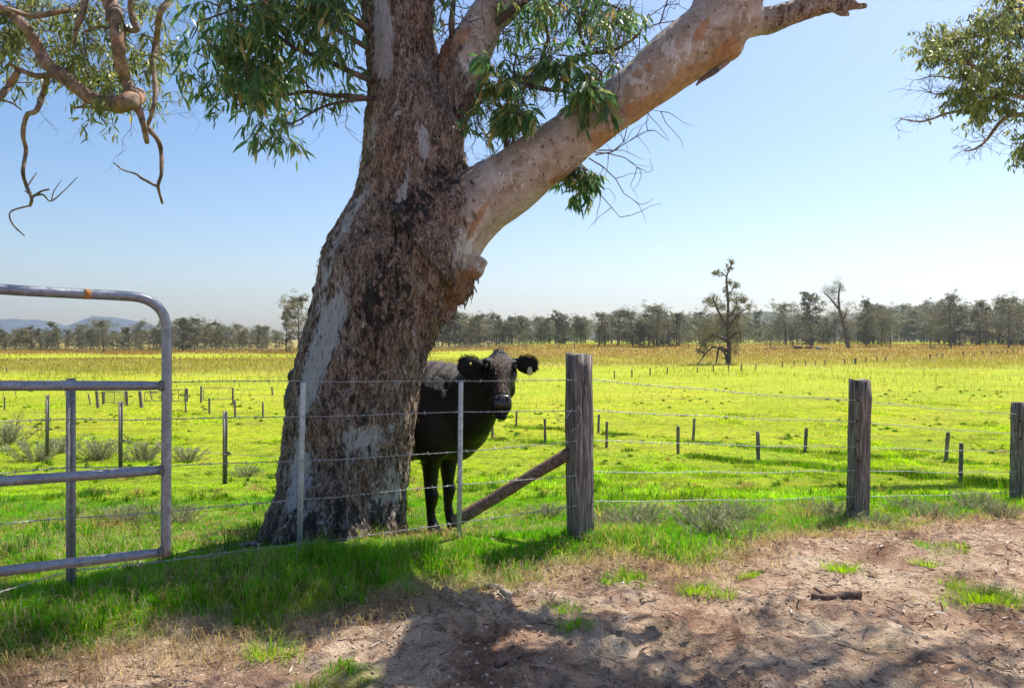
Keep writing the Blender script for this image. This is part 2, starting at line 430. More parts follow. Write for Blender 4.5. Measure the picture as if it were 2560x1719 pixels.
def m_plain(name, c, rough=.8, var=.3, sc_=8, spec=.5, met=0):
    m, nt, b, N, L = newmat(name); V = objvec(nt)
    k = ramp(nt, nz(nt, sc_, 4, .6, V), [(.3, tuple(x * (1 - var) for x in c)), (.7, tuple(min(1, x * (1 + var)) for x in c))])
    L.new(k, b.inputs['Base Color']); b.inputs['Roughness'].default_value = rough; b.inputs['Specular IOR Level'].default_value = spec
    b.inputs['Metallic'].default_value = met; return m

def m_ground():
    m, nt, b, N, L = newmat('ground'); V = objvec(nt); a = attr(nt)
    sp = N.new('ShaderNodeSeparateColor'); L.new(a.outputs['Color'], sp.inputs[0])   # r grass, g brown reeds, b lushness
    # dirt
    n1 = nz(nt, 1.6, 6, .65, V, None, .4); n2 = nz(nt, 9, 6, .75, V, None, .5); n3 = nz(nt, 55, 4, .75, V)
    d = ramp(nt, n1, [(.34, (.30, .17, .11)), (.45, (.56, .37, .25)), (.55, (.72, .53, .37)), (.72, (.86, .71, .53))])
    d = mixc(nt, ramp(nt, n2, [(.50, (0,) * 3), (.62, (.75,) * 3)]), d, (.25, .145, .10))
    d = mixc(nt, ramp(nt, n3, [(.58, (0,) * 3), (.68, (.6,) * 3)]), d, (.12, .075, .055))
    d = mixc(nt, ramp(nt, nz(nt, 24, 6, .8, V, None, .8), [(.38, (.9,) * 3), (.45, (0,) * 3)]), d, (.12, .07, .045))
    d = mixc(nt, ramp(nt, nz(nt, 24, 6, .8, V, None, .8), [(.58, (0,) * 3), (.66, (.4,) * 3)]), d, (.86, .72, .55))
    d = mixc(nt, ramp(nt, nz(nt, 38, 3, .6, V, (1, .5, 1)), [(.63, (0,) * 3), (.70, (.5,) * 3)]), d, (.62, .52, .44))
    # grass
    g1 = nz(nt, .22, 6, .7, V); g2 = nz(nt, 3.5, 6, .78, V, (1, .45, 1)); g3 = nz(nt, .9, 5, .7, V, (1, .35, 1))
    g = ramp(nt, g1, [(.3, (.28, .40, .010)), (.5, (.36, .44, .012)), (.7, (.46, .46, .02))])
    g = mixc(nt, ramp(nt, g3, [(.52, (0,) * 3), (.68, (.55,) * 3)]), g, (.44, .37, .08))
    g = mixc(nt, ramp(nt, g2, [(.50, (0,) * 3), (.60, (.8,) * 3)]), g, (.17, .20, .014))
    g = mixc(nt, ramp(nt, nz(nt, 11, 5, .8, V, (1, .5, 1)), [(.52, (0,) * 3), (.62, (.75,) * 3)]), g, (.60, .58, .10))
    g = mixc(nt, ramp(nt, nz(nt, 16, 4, .8, V, (1, .4, 1)), [(.60, (0,) * 3), (.70, (.5,) * 3)]), g, (.55, .48, .14))
    lush = mixc(nt, 1.0, g, (.55, .90, .6), 'MULTIPLY')
    g = mixc(nt, sp.outputs[2], g, lush)
    br = ramp(nt, nz(nt, .5, 6, .75, V, (1, .25, 1)), [(.35, (.38, .37, .06)), (.50, (.34, .27, .09)), (.62, (.22, .14, .06))])
    g = mixc(nt, ramp(nt, nz(nt, .35, 6, .78, V, (.5, 1.6, 1)), [(.50, (0,) * 3), (.62, (.6,) * 3)]), g, (.24, .25, .03))
    g = mixc(nt, sp.outputs[1], g, br)
    g = mixc(nt, 1.0, g, ramp(nt, nz(nt, .11, 7, .74, V, (1, 1.8, 1), .5), [(.35, (.80, .88, .6)), (.5, (1, 1, .9)), (.65, (1.2, 1.12, 1.2))]), 'MULTIPLY')
    g = mixc(nt, 1.0, g, ramp(nt, nz(nt, 5, 6, .8, V, (1, .6, 1)), [(.40, (.66, .72, .6)), (.50, (1, 1, 1)), (.62, (1.25, 1.2, 1.3))]), 'MULTIPLY')
    c = mixc(nt, sp.outputs[0], d, g)
    L.new(c, b.inputs['Base Color']); b.inputs['Roughness'].default_value = .95; b.inputs['Specular IOR Level'].default_value = .1
    hh = math_(nt, 'ADD', math_(nt, 'MULTIPLY', n2, 1.0), math_(nt, 'MULTIPLY', n3, .6))
    bump(nt, b, hh, .07, 1.0); return m
M_GROUND = m_ground()

# ------------------------------------------------------------ ground sheet
def axis(lo, hi, f0, f1, step, grow=1.09):
    c = list(np.arange(f0, f1, step)); s = step; x = f1
    while x < hi: c.append(x); s *= grow; x += s
    c.append(hi); s = step; x = f0 - step; left = []
    while x > lo: left.append(x); s *= grow; x -= s
    left.append(lo); return np.array(left[::-1] + c)
gxs = axis(-4500, 4500, -4.2, 6.5, .028); gys = axis(-600, 4500, 2.0, 8.5, .024, 1.05)
GX, GY = np.meshgrid(gxs, gys); fx = GX.ravel(); fy = GY.ravel()
GZ = H(fx, fy)
g_ = grassy(fx, fy)
az_ = fx / np.maximum(fy, 1)
nn = (fbm(fx * .035, fy * .09, 41, 3) - .5)
def reedmask(x, y):
    az = x / np.maximum(y, 1); n = (fbm(x * .05, y * .05, 41, 3) - .5)
    yy = y * (1 + n * .35)
    left = np.maximum(sst(66, 100, yy) * (1 - sst(135, 150, yy)) * .9, sst(185, 215, yy))
    right = sst(90, 125, yy) * (1 - sst(260, 290, y))
    return np.where(az < -.02, left, right) * sst(.22, .5, fbm(x * .08, y * .03, 44, 3) + .2) * (y > 0)
reed = reedmask(fx, fy)
e_ = np.interp(fx, EX, EY)
def lushmask(x, y):
    l = sst(11, 7.0, y) * .45 + sst(6.6, 5.0, y) * sst(1.5, -.5, x) * .5
    l = l + sst(.5, .68, fbm(x * .45, y * .3, 61, 3)) * .35 * sst(16, 7, y)
    l = l + .40 * sst(34, 12, y) * (.5 + sst(.35, .65, fbm(x * .12, y * .12, 67, 3)))
    return np.clip(l, 0, .95)
lush = lushmask(fx, fy)
nx = len(gxs); ny = len(gys)
idx = np.arange(nx * ny).reshape(ny, nx)
q = np.stack([idx[:-1, :-1], idx[:-1, 1:], idx[1:, 1:], idx[1:, :-1]], -1).reshape(-1)
grd = mk('ground', np.stack([fx, fy, GZ], 1), (q.astype(np.int32), np.arange(0, len(q), 4, dtype=np.int32)), M_GROUND, cols=np.stack([g_, reed, lush], 1))
tag(grd, 'flat green paddock behind a bare brown dirt verge', 'ground', kind='structure')

# ------------------------------------------------------------ far hills
def ridge(name, prof, Y, depth, mat, label, seed):
    px = np.linspace(prof[0][0], prof[-1][0], 260); py = np.interp(px, [p[0] for p in prof], [p[1] for p in prof])
    py = py - (fbm(px * .06, px * 0, seed, 3) - .5) * 3
    rows = [(-1, 0), (-.6, .3), (-.3, .68), (-.1, .93), (0, 1), (.15, .95), (.5, .5), (1, 0)]
    V = []
    for dy, hh in rows:
        for i in range(len(px)):
            top = EYE - (py[i] * K - HOR) / F * Y
            n = (float(vn(np.array([px[i] * .08]), np.array([dy * 3.]), seed)[0]) - .5) * .22 * (1 - hh)
            yy = Y + dy * depth
            V.append(((px[i] * K - 1280) / F * Y, yy, -3 + (top + 3) * max(0, hh + n * (hh > 0))))
    n = len(px); f = [(j * n + i, j * n + i + 1, (j + 1) * n + i + 1, (j + 1) * n + i) for j in range(len(rows) - 1) for i in range(n - 1)]
    return tag(mk(name, V, f, mat), label, 'hills', kind='structure')
M_HILL = m_plain('forest_hill', (.04, .07, .10), .95, .35, .012)  # bluish base colour carries part of the distance haze
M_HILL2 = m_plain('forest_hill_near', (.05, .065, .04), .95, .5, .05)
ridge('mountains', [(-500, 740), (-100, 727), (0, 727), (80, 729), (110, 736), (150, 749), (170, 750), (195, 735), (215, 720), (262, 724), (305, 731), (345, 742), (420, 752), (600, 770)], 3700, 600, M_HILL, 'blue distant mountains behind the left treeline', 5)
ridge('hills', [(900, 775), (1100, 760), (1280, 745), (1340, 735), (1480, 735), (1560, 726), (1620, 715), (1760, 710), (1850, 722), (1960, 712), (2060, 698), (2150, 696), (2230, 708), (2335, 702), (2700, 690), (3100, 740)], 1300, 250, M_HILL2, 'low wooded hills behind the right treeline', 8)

# ------------------------------------------------------------ grass
def in_view(x, y, m=1.25): return np.abs(x) < (y * .6923 * m + .8)
def scatter_grass(N, y0, y1, pw, fn, xmin=None, xmax=None):
    """rejection sampled points with density ~ 1/y^pw"""
    u = rng.uniform(size=N)
    y = (y0 ** (2 - pw) + u * (y1 ** (2 - pw) - y0 ** (2 - pw))) ** (1 / (2 - pw)) if pw != 2 else y0 * (y1 / y0) ** u
    x = rng.uniform(-1, 1, N) * (y * .6923 * 1.2 + .6)
    keep = rng.uniform(size=N) < fn(x, y)
    return x[keep], y[keep]
TX, TY = (850 * K - 1280) / F * 5.95, 5.95      # trunk base
def notrunk(x, y): return ((x - (-1.37)) ** 2 / .55 ** 2 + (y - 6.0) ** 2 / .42 ** 2) > 1
def grass_cols(n, lushv, dry):
    r = rng.uniform(size=(n, 1))
    a = np.array([[.20, .32, .008]]) * (1 - r) + np.array([[.52, .60, .025]]) * r
    l = np.array([[.08, .30, .02]]) * (1 - r) + np.array([[.22, .52, .035]]) * r
    c = a * (1 - lushv[:, None]) + l * lushv[:, None]
    s = np.array([[.50, .40, .20]]) * (.6 + .6 * rng.uniform(size=(n, 1)))
    d = (rng.uniform(size=n) < dry)[:, None]
    return np.where(d, s, c)
def mk_grass(name, x, y, h, wd, lean, lushv, dry, label, cat='grass', dark=1.0):
    n = len(x); P = np.stack([x, y, H(x, y) - .008], 1); az = rng.uniform(0, 2 * math.pi, n)
    V, f = blades(P, h, wd, az, lean)
    c = np.repeat(dark * grass_cols(n, lushv, dry) * (.62 + 1.0 * sst(.3, .7, fbm(x * 2.2, y * 1.3, 87, 2)) * rng.uniform(.6, 1.1, n))[:, None], 5, axis=0)
    return tag(mk(name, V, f, M_BLADE, cols=c), label, cat, kind='stuff')
# near turf and bank
def dens1(x, y):
    g = grassy(x, y); cl = fbm(x * 4.5, y * 4.5, 71, 3)
    return np.where(notrunk(x, y), g ** 1.5 * (.25 + .75 * sst(.35, .6, cl)), 0)
tx, ty = scatter_grass(64000, 2.2, 9.5, 1.25, dens1)
nb = rng.integers(6, 24, len(tx)); ti = np.repeat(np.arange(len(tx)), nb); n = len(ti)
tsz = (.45 + .9 * fbm(tx * 1.6, ty * 1.6, 73, 3)) * rng.uniform(.55, 1.35, len(tx))
ang = rng.uniform(0, 2 * math.pi, n); rad = np.abs(rng.normal(size=n)) * .016 * tsz[ti] * (1 + .12 * ty[ti])
x = tx[ti] + np.cos(ang) * rad; y = ty[ti] + np.sin(ang) * rad
e1 = np.interp(x, EX, EY); bank = sst(1.6, .3, y - e1) * sst(-.3, .1, y - e1)
feet = 1 - .65 * np.exp(-((x + .65) / .4) ** 2 - ((y - 6.5) / .7) ** 2) - .4 * np.exp(-((x + 1.35) / .8) ** 2 - ((y - 5.4) / .35) ** 2)
h = feet * (.036 + .04 * bank + .03 * sst(.5, .7, fbm(x * .9, y * .9, 74, 2))) * tsz[ti] * rng.uniform(.5, 1.25, n)
tl = np.clip(lushmask(tx, ty) + (rng.uniform(size=len(tx)) - .5) * .5, 0, 1)
tdry = (.05 + .35 * sst(.50, .66, fbm(tx * 1.3, ty * 1.3, 79, 3)) + .12 * sst(.25, -.1, ty - np.interp(tx, EX, EY))) * rng.uniform(0, 2, len(tx))
P = np.stack([x, y, H(x, y) - .006], 1)
V, f = blades(P, h, rng.uniform(.0022, .0050, n) * (.75 + .08 * y), ang + rng.normal(size=n) * .5, np.clip(rad / .03, .1, 1.1) * rng.uniform(.4, 1.1, n))
c = grass_cols(n, tl[ti], tdry[ti]) * rng.uniform(.6, 1.2, len(tx))[ti][:, None]
tag(mk('grass', V, f, M_BLADE, cols=np.repeat(c, 5, axis=0)), 'short bright green grass on the bank and around the trunk', 'grass', kind='stuff')
# dead thatch and roots along the edge of the bank and between tufts
x, y = scatter_grass(170000, 2.2, 8.5, 1.2, lambda x, y: np.clip(np.exp(-((y - np.interp(x, EX, EY) + .16) / .27) ** 2) * .9 + grassy(x, y) * .35 * sst(.42, .6, fbm(x * 1.7, y * 1.7, 171, 3)), 0, 1) * notrunk(x, y))
n = len(x); P = np.stack([x, y, H(x, y) + rng.uniform(-.002, .03, n)], 1)
V, f = blades(P, rng.uniform(.03, .11, n), rng.uniform(.0015, .004, n), rng.uniform(0, 6.28, n), rng.uniform(.9, 1.3, n))
q_ = rng.uniform(size=(n, 1)); c = np.array([[.16, .09, .05]]) * (1 - q_) + np.array([[.58, .48, .32]]) * q_
tag(mk('dead_grass', V, f, M_BLADE, cols=np.repeat(c, 5, axis=0)), 'pale dead thatch and rootlets along the edge of the grass bank', 'dead grass', kind='stuff')
# crumbs of dirt
x, y = scatter_grass(48000, 2.2, 8.0, 1.5, lambda x, y: (1 - grassy(x, y)) * (.15 + .85 * sst(.45, .65, fbm(x * 1.4, y * 1.4, 91, 3))))
n = len(x); sz = .0025 + .009 * rng.uniform(size=n) ** 3
O = np.array([[1, 0, 0], [0, 1, 0], [-1, 0, 0], [0, -1, 0], [0, 0, .8], [0, 0, -.8]]); V = np.stack([x, y, H(x, y) + .001], 1)[:, None, :] + O[None] * sz[:, None, None] * rng.uniform(.6, 1.4, (n, 6, 1))
FO = np.array([[0, 1, 4, 1, 2, 4, 2, 3, 4, 3, 0, 4, 1, 0, 5, 2, 1, 5, 3, 2, 5, 0, 3, 5]])
M_CRUMB = m_leaf('dirt_crumb', [(0, (.22, .13, .09)), (.6, (.48, .33, .23)), (1, (.72, .60, .47))], .0, .95)
tag(mk('dirt_clods', V.reshape(-1, 3), (((np.arange(n) * 6)[:, None] + FO).ravel(), np.arange(n * 8) * 3), M_CRUMB, smooth=False), 'small crumbs and clods of loose dirt on the verge', 'dirt clods', kind='stuff')
# middle field
x, y = scatter_grass(420000, 9.0, 45, 1.9, lambda x, y: .3 + .7 * sst(.4, .6, fbm(x * 1.2, y * .7, 81, 3)))
cl2 = fbm(x * .5, y * .3, 83, 3)
mk_grass('grass', x, y, (.03 + .07 * sst(.5, .75, cl2)) * rng.uniform(.4, 1.3, len(x)), .0011 * y * rng.uniform(.5, 1.1, len(x)), rng.uniform(.2, .9, len(x)),
         np.clip(sst(.5, .8, cl2) * .3 + sst(30, 9, y) * .35, 0, 1), .08 + 0 * y, 'grazed yellow green grass of the middle paddock')
# tussocks: rank and straw clumps standing out of the grazed turf
def tussocks(m, y0, y1, pw, hh, fn, label):
    cx, cy = scatter_grass(m, y0, y1, pw, fn); k = rng.integers(25, 70, len(cx)); ti = np.repeat(np.arange(len(cx)), k); n = len(ti)
    sz = rng.uniform(.5, 1.3, len(cx)); an = rng.uniform(0, 6.28, n); rd = np.abs(rng.normal(size=n)) * .07 * sz[ti]
    x = cx[ti] + np.cos(an) * rd; y = cy[ti] + np.sin(an) * rd; P = np.stack([x, y, H(x, y) - .008], 1)
    V, f = blades(P, hh * sz[ti] * rng.uniform(.4, 1.15, n), .0028 + .00055 * y, an + rng.normal(size=n) * .4, np.clip(rd / .09, .15, 1.1))
    kind = rng.uniform(size=len(cx)); b = np.where(kind[:, None] < .6, np.array([[.05, .15, .012]]), np.where(kind[:, None] < .8, np.array([[.12, .20, .03]]), np.array([[.38, .30, .15]])))
    tag(mk('grass', V, f, M_BLADE, cols=np.repeat(b[ti] * rng.uniform(.5, 1.5, (n, 1)), 5, axis=0)), label, 'grass', kind='stuff')
tussocks(420, 3.3, 10, 1.1, .13, lambda x, y: grassy(x, y) * notrunk(x, y) * (.25 + .75 * (x < -.9)) * (1 - np.exp(-((x + .65) / .35) ** 2 - ((y - 6.2) / .6) ** 2)), 'dark rank tussocks among the near grass')
tussocks(1500, 9, 60, 1.7, .12, lambda x, y: sst(.42, .6, fbm(x * .25, y * .25, 191, 3)), 'scattered tussocks in the middle paddock')
# reeds far out
x, y = scatter_grass(210000, 40, 290, 1.6, lambda x, y: .05 + .22 * sst(.45, .62, fbm(x * .09, y * .05, 47, 3)) * sst(40, 75, y) + reedmask(x, y))
n = len(x); yb = sst(100, 190, y)[:, None]
P = np.stack([x, y, H(x, y) - .02], 1)
V, f = blades(P, rng.uniform(.15, .6, n), .0006 * y * rng.uniform(.6, 1.4, n), rng.uniform(0, 6.28, n), rng.uniform(.1, .5, n))
rr = rng.uniform(size=(n, 1)); c = (np.array([[.22, .20, .04]]) * (1 - rr) + np.array([[.42, .42, .12]]) * rr) * (1 - yb) + yb * (np.array([[.19, .11, .045]]) * (1 - rr) + np.array([[.36, .25, .10]]) * rr)
tag(mk('reeds', V, f, M_BLADE, cols=np.repeat(c, 5, axis=0)), 'brown seeding reeds across the far paddock', 'reeds', kind='stuff')

# ------------------------------------------------------------ leaf litter
M_LITTER = m_leaf('dead_leaf', [(0, (.12, .06, .035)), (.4, (.32, .20, .12)), (.75, (.50, .38, .27)), (1, (.68, .60, .52))], .15, .7)
x, y = scatter_grass(22000, 2.3, 8.0, 1.2, lambda x, y: ((1 - grassy(x, y)) * .75 + .2) * (.08 + .92 * sst(.5, .66, fbm(x * 1.1, y * 1.6, 201, 3))))
n = len(x); P = np.stack([x, y, H(x, y) + rng.uniform(.003, .014, n)], 1)
D = rng.normal(size=(n, 3)); D[:, 2] *= .12; D /= np.linalg.norm(D, axis=1)[:, None]
V, f = leaves(P, D, rng.uniform(.015, .075, n), rng.uniform(.004, .014, n), .03)
tag(mk('leaf_litter', V, f, M_LITTER), 'fallen gum leaves and bark strips on the dirt', 'leaf litter', kind='stuff')
ac = Acc()
x, y = scatter_grass(650, 2.3, 7.5, 1.2, lambda x, y: (1 - grassy(x, y)) * .8 + .15)
zz = H(x, y)
for i in range(len(x)):
    a = random.uniform(0, 6.28); L = random.uniform(.05, .22); r = random.uniform(.0012, .004)
    P = [(x[i] + math.cos(a + random.uniform(-.2, .2)) * L * t, y[i] + math.sin(a) * L * t, zz[i] + .006 + random.uniform(0, .012)) for t in (0, .35, .7, 1)]
    tube(ac, P, [r, r * .9, r * .7, r * .4], 4)
tag(mka('twig_litter', ac, M_TWIG), 'thin dead twigs strewn over the dirt', 'twigs', kind='stuff')

# ------------------------------------------------------------ big gum tree
def Wp(L, Y=None): return [W(p[0], p[1], (p[2] if len(p) > 2 else Y)) for p in L]
big_tree = empty('gum_tree', (-1.37, 6.0, 0), label='massive leaning gum tree with rough charred trunk beside the black cow', cat='tree')
BT = Vector((-1.37, 6.0, 0))
ac = Acc()
def row(l, r, y, Y, depth=.8):
    """ring from left/right edge columns at a row; half-widths in m"""
    c = W((l + r) / 2, y, Y); hw = (r - l) / 2 * K / F * Y
    return (c - BT, (hw, 0, 0), (0, hw * depth, 0))
T = [(600, 945, 1262, 5.98, .74), (612, 932, 1235, 5.98, .76), (620, 927, 1205, 5.98, .78), (630, 925, 1140, 5.98, .8), (641, 932, 1060, 5.98, .82), (660, 944, 950, 5.97, .85), (675, 955, 870, 5.96, .85), (691, 978, 790, 5.95, .85),
     (710, 1012, 710, 5.94, .82), (723, 1052, 650, 5.93, .78), (737, 1085, 600, 5.92, .72), (757, 1105, 550, 5.92, .68), (785, 1100, 500, 5.92, .68), (808, 1090, 450, 5.92, .7), (824, 1072, 400, 5.92, .75), (832, 1058, 350, 5.93, .8),
     (835, 1048, 300, 5.95, .8), (837, 1035, 250, 5.96, .8), (838, 1010, 200, 5.98, .85), (837, 995, 150, 6.0, .9), (835, 987, 90, 6.0, .95), (830, 984, 20, 6.0, .98), (822, 985, -60, 6.02, 1)]
loft(ac, [row(*t) for t in T], 36)
# main stem above the frame
P, r_ = smooth_path([W(903, -30, 6.02) - BT, Vector((-.03, .1, 5.4)), Vector((-.2, .2, 7)), Vector((-.1, .5, 8.6)), Vector((-.5, .6, 10.2))], [.255, .24, .2, .15, .08])
tube(ac, P, r_, 20)
# second stem, leaning right
P, r_ = smooth_path([W(985, 330, 6.02) - BT, W(1020, 230, 6.05) - BT, W(1065, 130, 6.08) - BT, W(1110, 40, 6.12) - BT, W(1160, -60, 6.2) - BT, Vector((.9, .5, 6.2)), Vector((1.5, .9, 7.8)), Vector((1.7, 1.2, 9.3))], [.22, .21, .19, .165, .16, .15, .11, .06])
tube(ac, P, r_, 20)
# big right limb
LB = [(960, 560, 5.93, 165), (1030, 500, 5.92, 118), (1110, 450, 5.9, 88), (1195, 395, 5.88, 76), (1290, 322, 5.86, 66), (1385, 250, 5.82, 62), (1480, 180, 5.78, 66), (1560, 120, 5.74, 74), (1625, 70, 5.7, 80), (1655, 15, 5.7, 84), (1665, -60, 5.7, 74)]
P, r_ = smooth_path([W(a, b, c) - BT for a, b, c, d in LB] + [Vector((3.5, -.2, 5.3)), Vector((4.6, 0, 6.1)), Vector((5.6, .3, 7.2)), Vector((6.0, .6, 8.8))], [d * .93 * K / F * 5.85 for a, b, c, d in LB] + [.21, .18, .13, .07])  # past the frame, kept thick to cast the shade band on the dirt
tube(ac, P, r_, 24)
# knuckle at the bend and the lump under the fork
def bl(px, py, Y, rx, ry=None, rz=None):
    c = W(px, py, Y) - BT; ball(ac, tuple(c), (rx, ry or rx, rz or rx))
bl(1690, 40, 5.68, .17); bl(1655, 100, 5.7, .15); bl(1068, 612, 5.85, .14, .13, .09); bl(1040, 655, 5.86, .13, .13, .12); bl(1092, 598, 5.83, .09, .08, .06); bl(1010, 700, 5.87, .10, .12, .12)
bl(1060, 470, 5.86, .2, .2, .25); bl(870, 300, 5.75, .07, .08, .06)
# root flares
for (px, py, dx, dy) in ((640, 1215, -.32, -.22), (760, 1240, -.05, -.42), (900, 1220, .26, -.16), (700, 1235, -.2, -.36), (840, 1240, .12, -.38)):
    a = W(px, py, 5.8) - BT
    tube(ac, [Vector((dx * .55, dy * .5, .75)), Vector((dx, dy, .28)), Vector((dx * 1.5, dy * 1.35, -.08))], [.12, .13, .12], 10)
# dead side branch going right
P, r_ = smooth_path([W(1690, 58, 5.7) - BT, W(1745, 50, 5.68) - BT, W(1810, 28, 5.62) - BT, W(1880, 8, 5.58) - BT, W(1925, 8, 5.55) - BT, W(1945, 14, 5.54) - BT], [.11, .105, .085, .075, .05, .04])
tube(ac, P, r_, 12)
tube(ac, [W(1925, 8, 5.55) - BT, W(1955, 14, 5.54) - BT, W(1978, 13, 5.53) - BT], [.03, .026, .022], 8)
tube(ac, [W(1900, 14, 5.55) - BT, W(1925, 30, 5.53) - BT, W(1938, 36, 5.53) - BT], [.04, .028, .008], 8)
co, no, fc = remesh(ac, .013, 5)
# bark relief
wx, wz = co[:, 0] + BT.x, co[:, 2]; wy = co[:, 1] + BT.y
px_ = (wx / wy * F + 1280) / K; py_ = (HOR + (EYE - wz) / wy * F) / K
# limb coordinate: how far right of the fork
smooth_a = sst(1010, 1105, px_ + (py_ - 450) * .12) * sst(660, 600, py_ - (px_ - 1080) * .3)
smooth_a = np.maximum(smooth_a, sst(0, 26, px_ - 1022 - (py_ - 60) * .25 + (fbm3(co[:, 0] * 9, co[:, 1] * 9, wz * 7, 5) - .5) * 70) * sst(215, 165, py_ + (fbm3(co[:, 0] * 10, co[:, 1] * 10, wz * 8, 6) - .5) * 110))       # second stem
smooth_a = np.maximum(smooth_a, (wz > 4.6) * .8)
smooth_a = smooth_a * (1 - .6 * sst(1735, 1760, px_) * (py_ > -60))
def patch(cx, cz, rx, rz, tilt=0):
    X = wx - cx; Z = wz - cz; X = X - Z * tilt
    return np.exp(-((X / rx) ** 2 + (Z / rz) ** 2) ** 1.5) * (no[:, 1] < .3)
def pp(px, py, rxp, rzp, tilt=0, amp=1.0):
    c = W(px, py, 5.6); s = K / F * 5.6
    return patch(c.x, c.z, rxp * s, rzp * s, tilt) * amp
white = np.clip(pp(748, 760, 36, 110, .32, 1.2) + pp(722, 850, 24, 90, .30, 1.0) + pp(965, 318, 14, 50, 0, 1.1) + pp(862, 60, 30, 110, 0, 1.1) + pp(915, 445, 12, 50, .3, .8) + pp(842, 300, 22, 40, 0, .6)
                + pp(800, 480, 18, 90, .5, .55) + pp(820, 990, 60, 30, 0, .55) + pp(690, 1090, 30, 90, .1, .6) + pp(1055, 560, 30, 50, .3, .6) + pp(850, 1180, 60, 40, 0, .35)
                + pp(1180, 400, 60, 40, .8, .35) + pp(1560, 120, 60, 50, .3, .4) + pp(1090, 110, 45, 60, .5, .45), 0, 1)
char = np.clip(pp(1000, 430, 60, 60, .3, .75) + pp(880, 600, 70, 130, .4, .55) + pp(930, 480, 60, 50, .2, .6) + pp(780, 560, 30, 60, .5, .5) + pp(820, 820, 70, 120, .1, .42) + sst(.62, .05, wz) * .62
               + pp(900, 700, 60, 80, .3, .4) + pp(1072, 300, 26, 80, 0, .9) + pp(1048, 385, 18, 30, 0, .9) + pp(800, 940, 60, 60, .1, .4), 0, 1) * (1 - smooth_a)  # also blackens the crevice and crotch of the fork
char = np.clip(char * (.25 + 1.3 * fbm3(co[:, 0] * 5, co[:, 1] * 5, wz * 3.5, 131, 3)), 0, .62)
char = np.maximum(char, .2 * (1 - smooth_a) * (wz < 3))
white = np.clip(white + pp(655, 1090, 26, 130, .1, .33) + pp(700, 930, 22, 130, .2, .33) + pp(795, 520, 24, 130, .5, .33) + pp(730, 660, 20, 80, .3, .5) + pp(880, 980, 50, 40, 0, .35) + pp(740, 1170, 60, 40, 0, .45) + pp(800, 1040, 60, 40, 0, .42) + pp(870, 1130, 45, 60, 0, .4) + pp(905, 860, 25, 60, 0, .4) + pp(840, 700, 30, 50, .3, .35) + pp(905, 250, 14, 60, 0, .5) + pp(960, 600, 40, 40, .3, .3) + pp(900, 1100, 40, 60, 0, .3), 0, 1)
white = np.maximum(white, .16 * (1 - smooth_a))
wq = fbm3(co[:, 0] * 3, co[:, 1] * 3, wz * 2, 90) * .25
rid = fbm3((co[:, 0] + wq) * 16, co[:, 1] * 16, (wz) * 3.0, 92, 3); rid = 1 - np.abs(rid * 2 - 1)
flk = fbm3(co[:, 0] * 22, co[:, 1] * 22, wz * 9, 95, 3)
lump = fbm3(co[:, 0] * 2.4, co[:, 1] * 2.4, wz * 1.7, 97, 2) - .5
rough = (1 - smooth_a) * (1 - .75 * (white > .5))
disp = rough * ((rid - .72) * .055 + (flk - .5) * .045) + lump * .075 + smooth_a * (fbm3(co[:, 0] * 7, co[:, 1] * 7, wz * 7, 99, 3) - .5) * .018
# hollow in the fork
disp *= 1 - .75 * sst(1735, 1760, px_)
disp -= pp(1068, 300, 14, 50, 0, .04)
co = co + no * disp[:, None]
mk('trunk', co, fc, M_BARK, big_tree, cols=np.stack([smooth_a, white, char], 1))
orange = np.clip(sum(pp(a, b, rx, rz, t, am) for a, b, rx, rz, t, am in ((1090, 500, 10, 60, .5, 1), (1150, 545, 12, 45, .6, .9), (1195, 490, 22, 26, .8, .8), (1300, 395, 40, 22, 1.2, .9), (1400, 305, 50, 26, 1.2, 1), (1490, 235, 55, 30, 1.2, 1.1), (1590, 175, 55, 30, 1.0, 1.2), (1655, 130, 35, 35, .8, 1.1), (1590, 85, 12, 24, .5, 1.3), (1470, 160, 30, 18, 1.2, .5), (1060, 640, 40, 40, .3, .9), (1020, 690, 20, 30, .3, .7), (880, 370, 20, 60, 0, .5), (1000, 100, 14, 60, 0, .7), (1040, 60, 20, 50, .5, .9))), 0, 1)  # orange bark plus warm bounce light painted along the limb's underside
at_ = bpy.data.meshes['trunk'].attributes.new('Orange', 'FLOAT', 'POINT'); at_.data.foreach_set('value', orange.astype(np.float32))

# loose bark flakes on the rough trunk
nv = len(co); sel = rng.choice(nv, 2600, p=(lambda w_: w_ / w_.sum())(np.clip(rough * (no[:, 2] < .6) * sst(5, 4, wz) * (px_ < 1600), 0, 1) + 1e-9))
P = co[sel] + no[sel] * .003; n = len(sel)
D = np.stack([rng.normal(size=n) * .3 + .25, rng.normal(size=n) * .3, np.full(n, -1.0)], 1)
D = D - no[sel] * (D * no[sel]).sum(1)[:, None] * .9 + no[sel] * rng.uniform(.02, .14, n)[:, None]; D /= np.linalg.norm(D, axis=1)[:, None]
s_ = np.cross(D, no[sel]); s_ /= np.linalg.norm(s_, axis=1)[:, None]
Lf = rng.uniform(.025, .12, n)[:, None]; wf = rng.uniform(.004, .018, n)[:, None]
V = np.zeros((n, 6, 3)); V[:, 0] = P - s_ * wf * .7; V[:, 1] = P + s_ * wf; V[:, 2] = P + D * Lf * .5 + s_ * wf * .9; V[:, 3] = P + D * Lf * .5 - s_ * wf
V[:, 4] = P + D * Lf + no[sel] * .006 + s_ * wf * .3; V[:, 5] = P + D * Lf * .95 - s_ * wf * .4
b_ = (np.arange(n) * 6)[:, None]
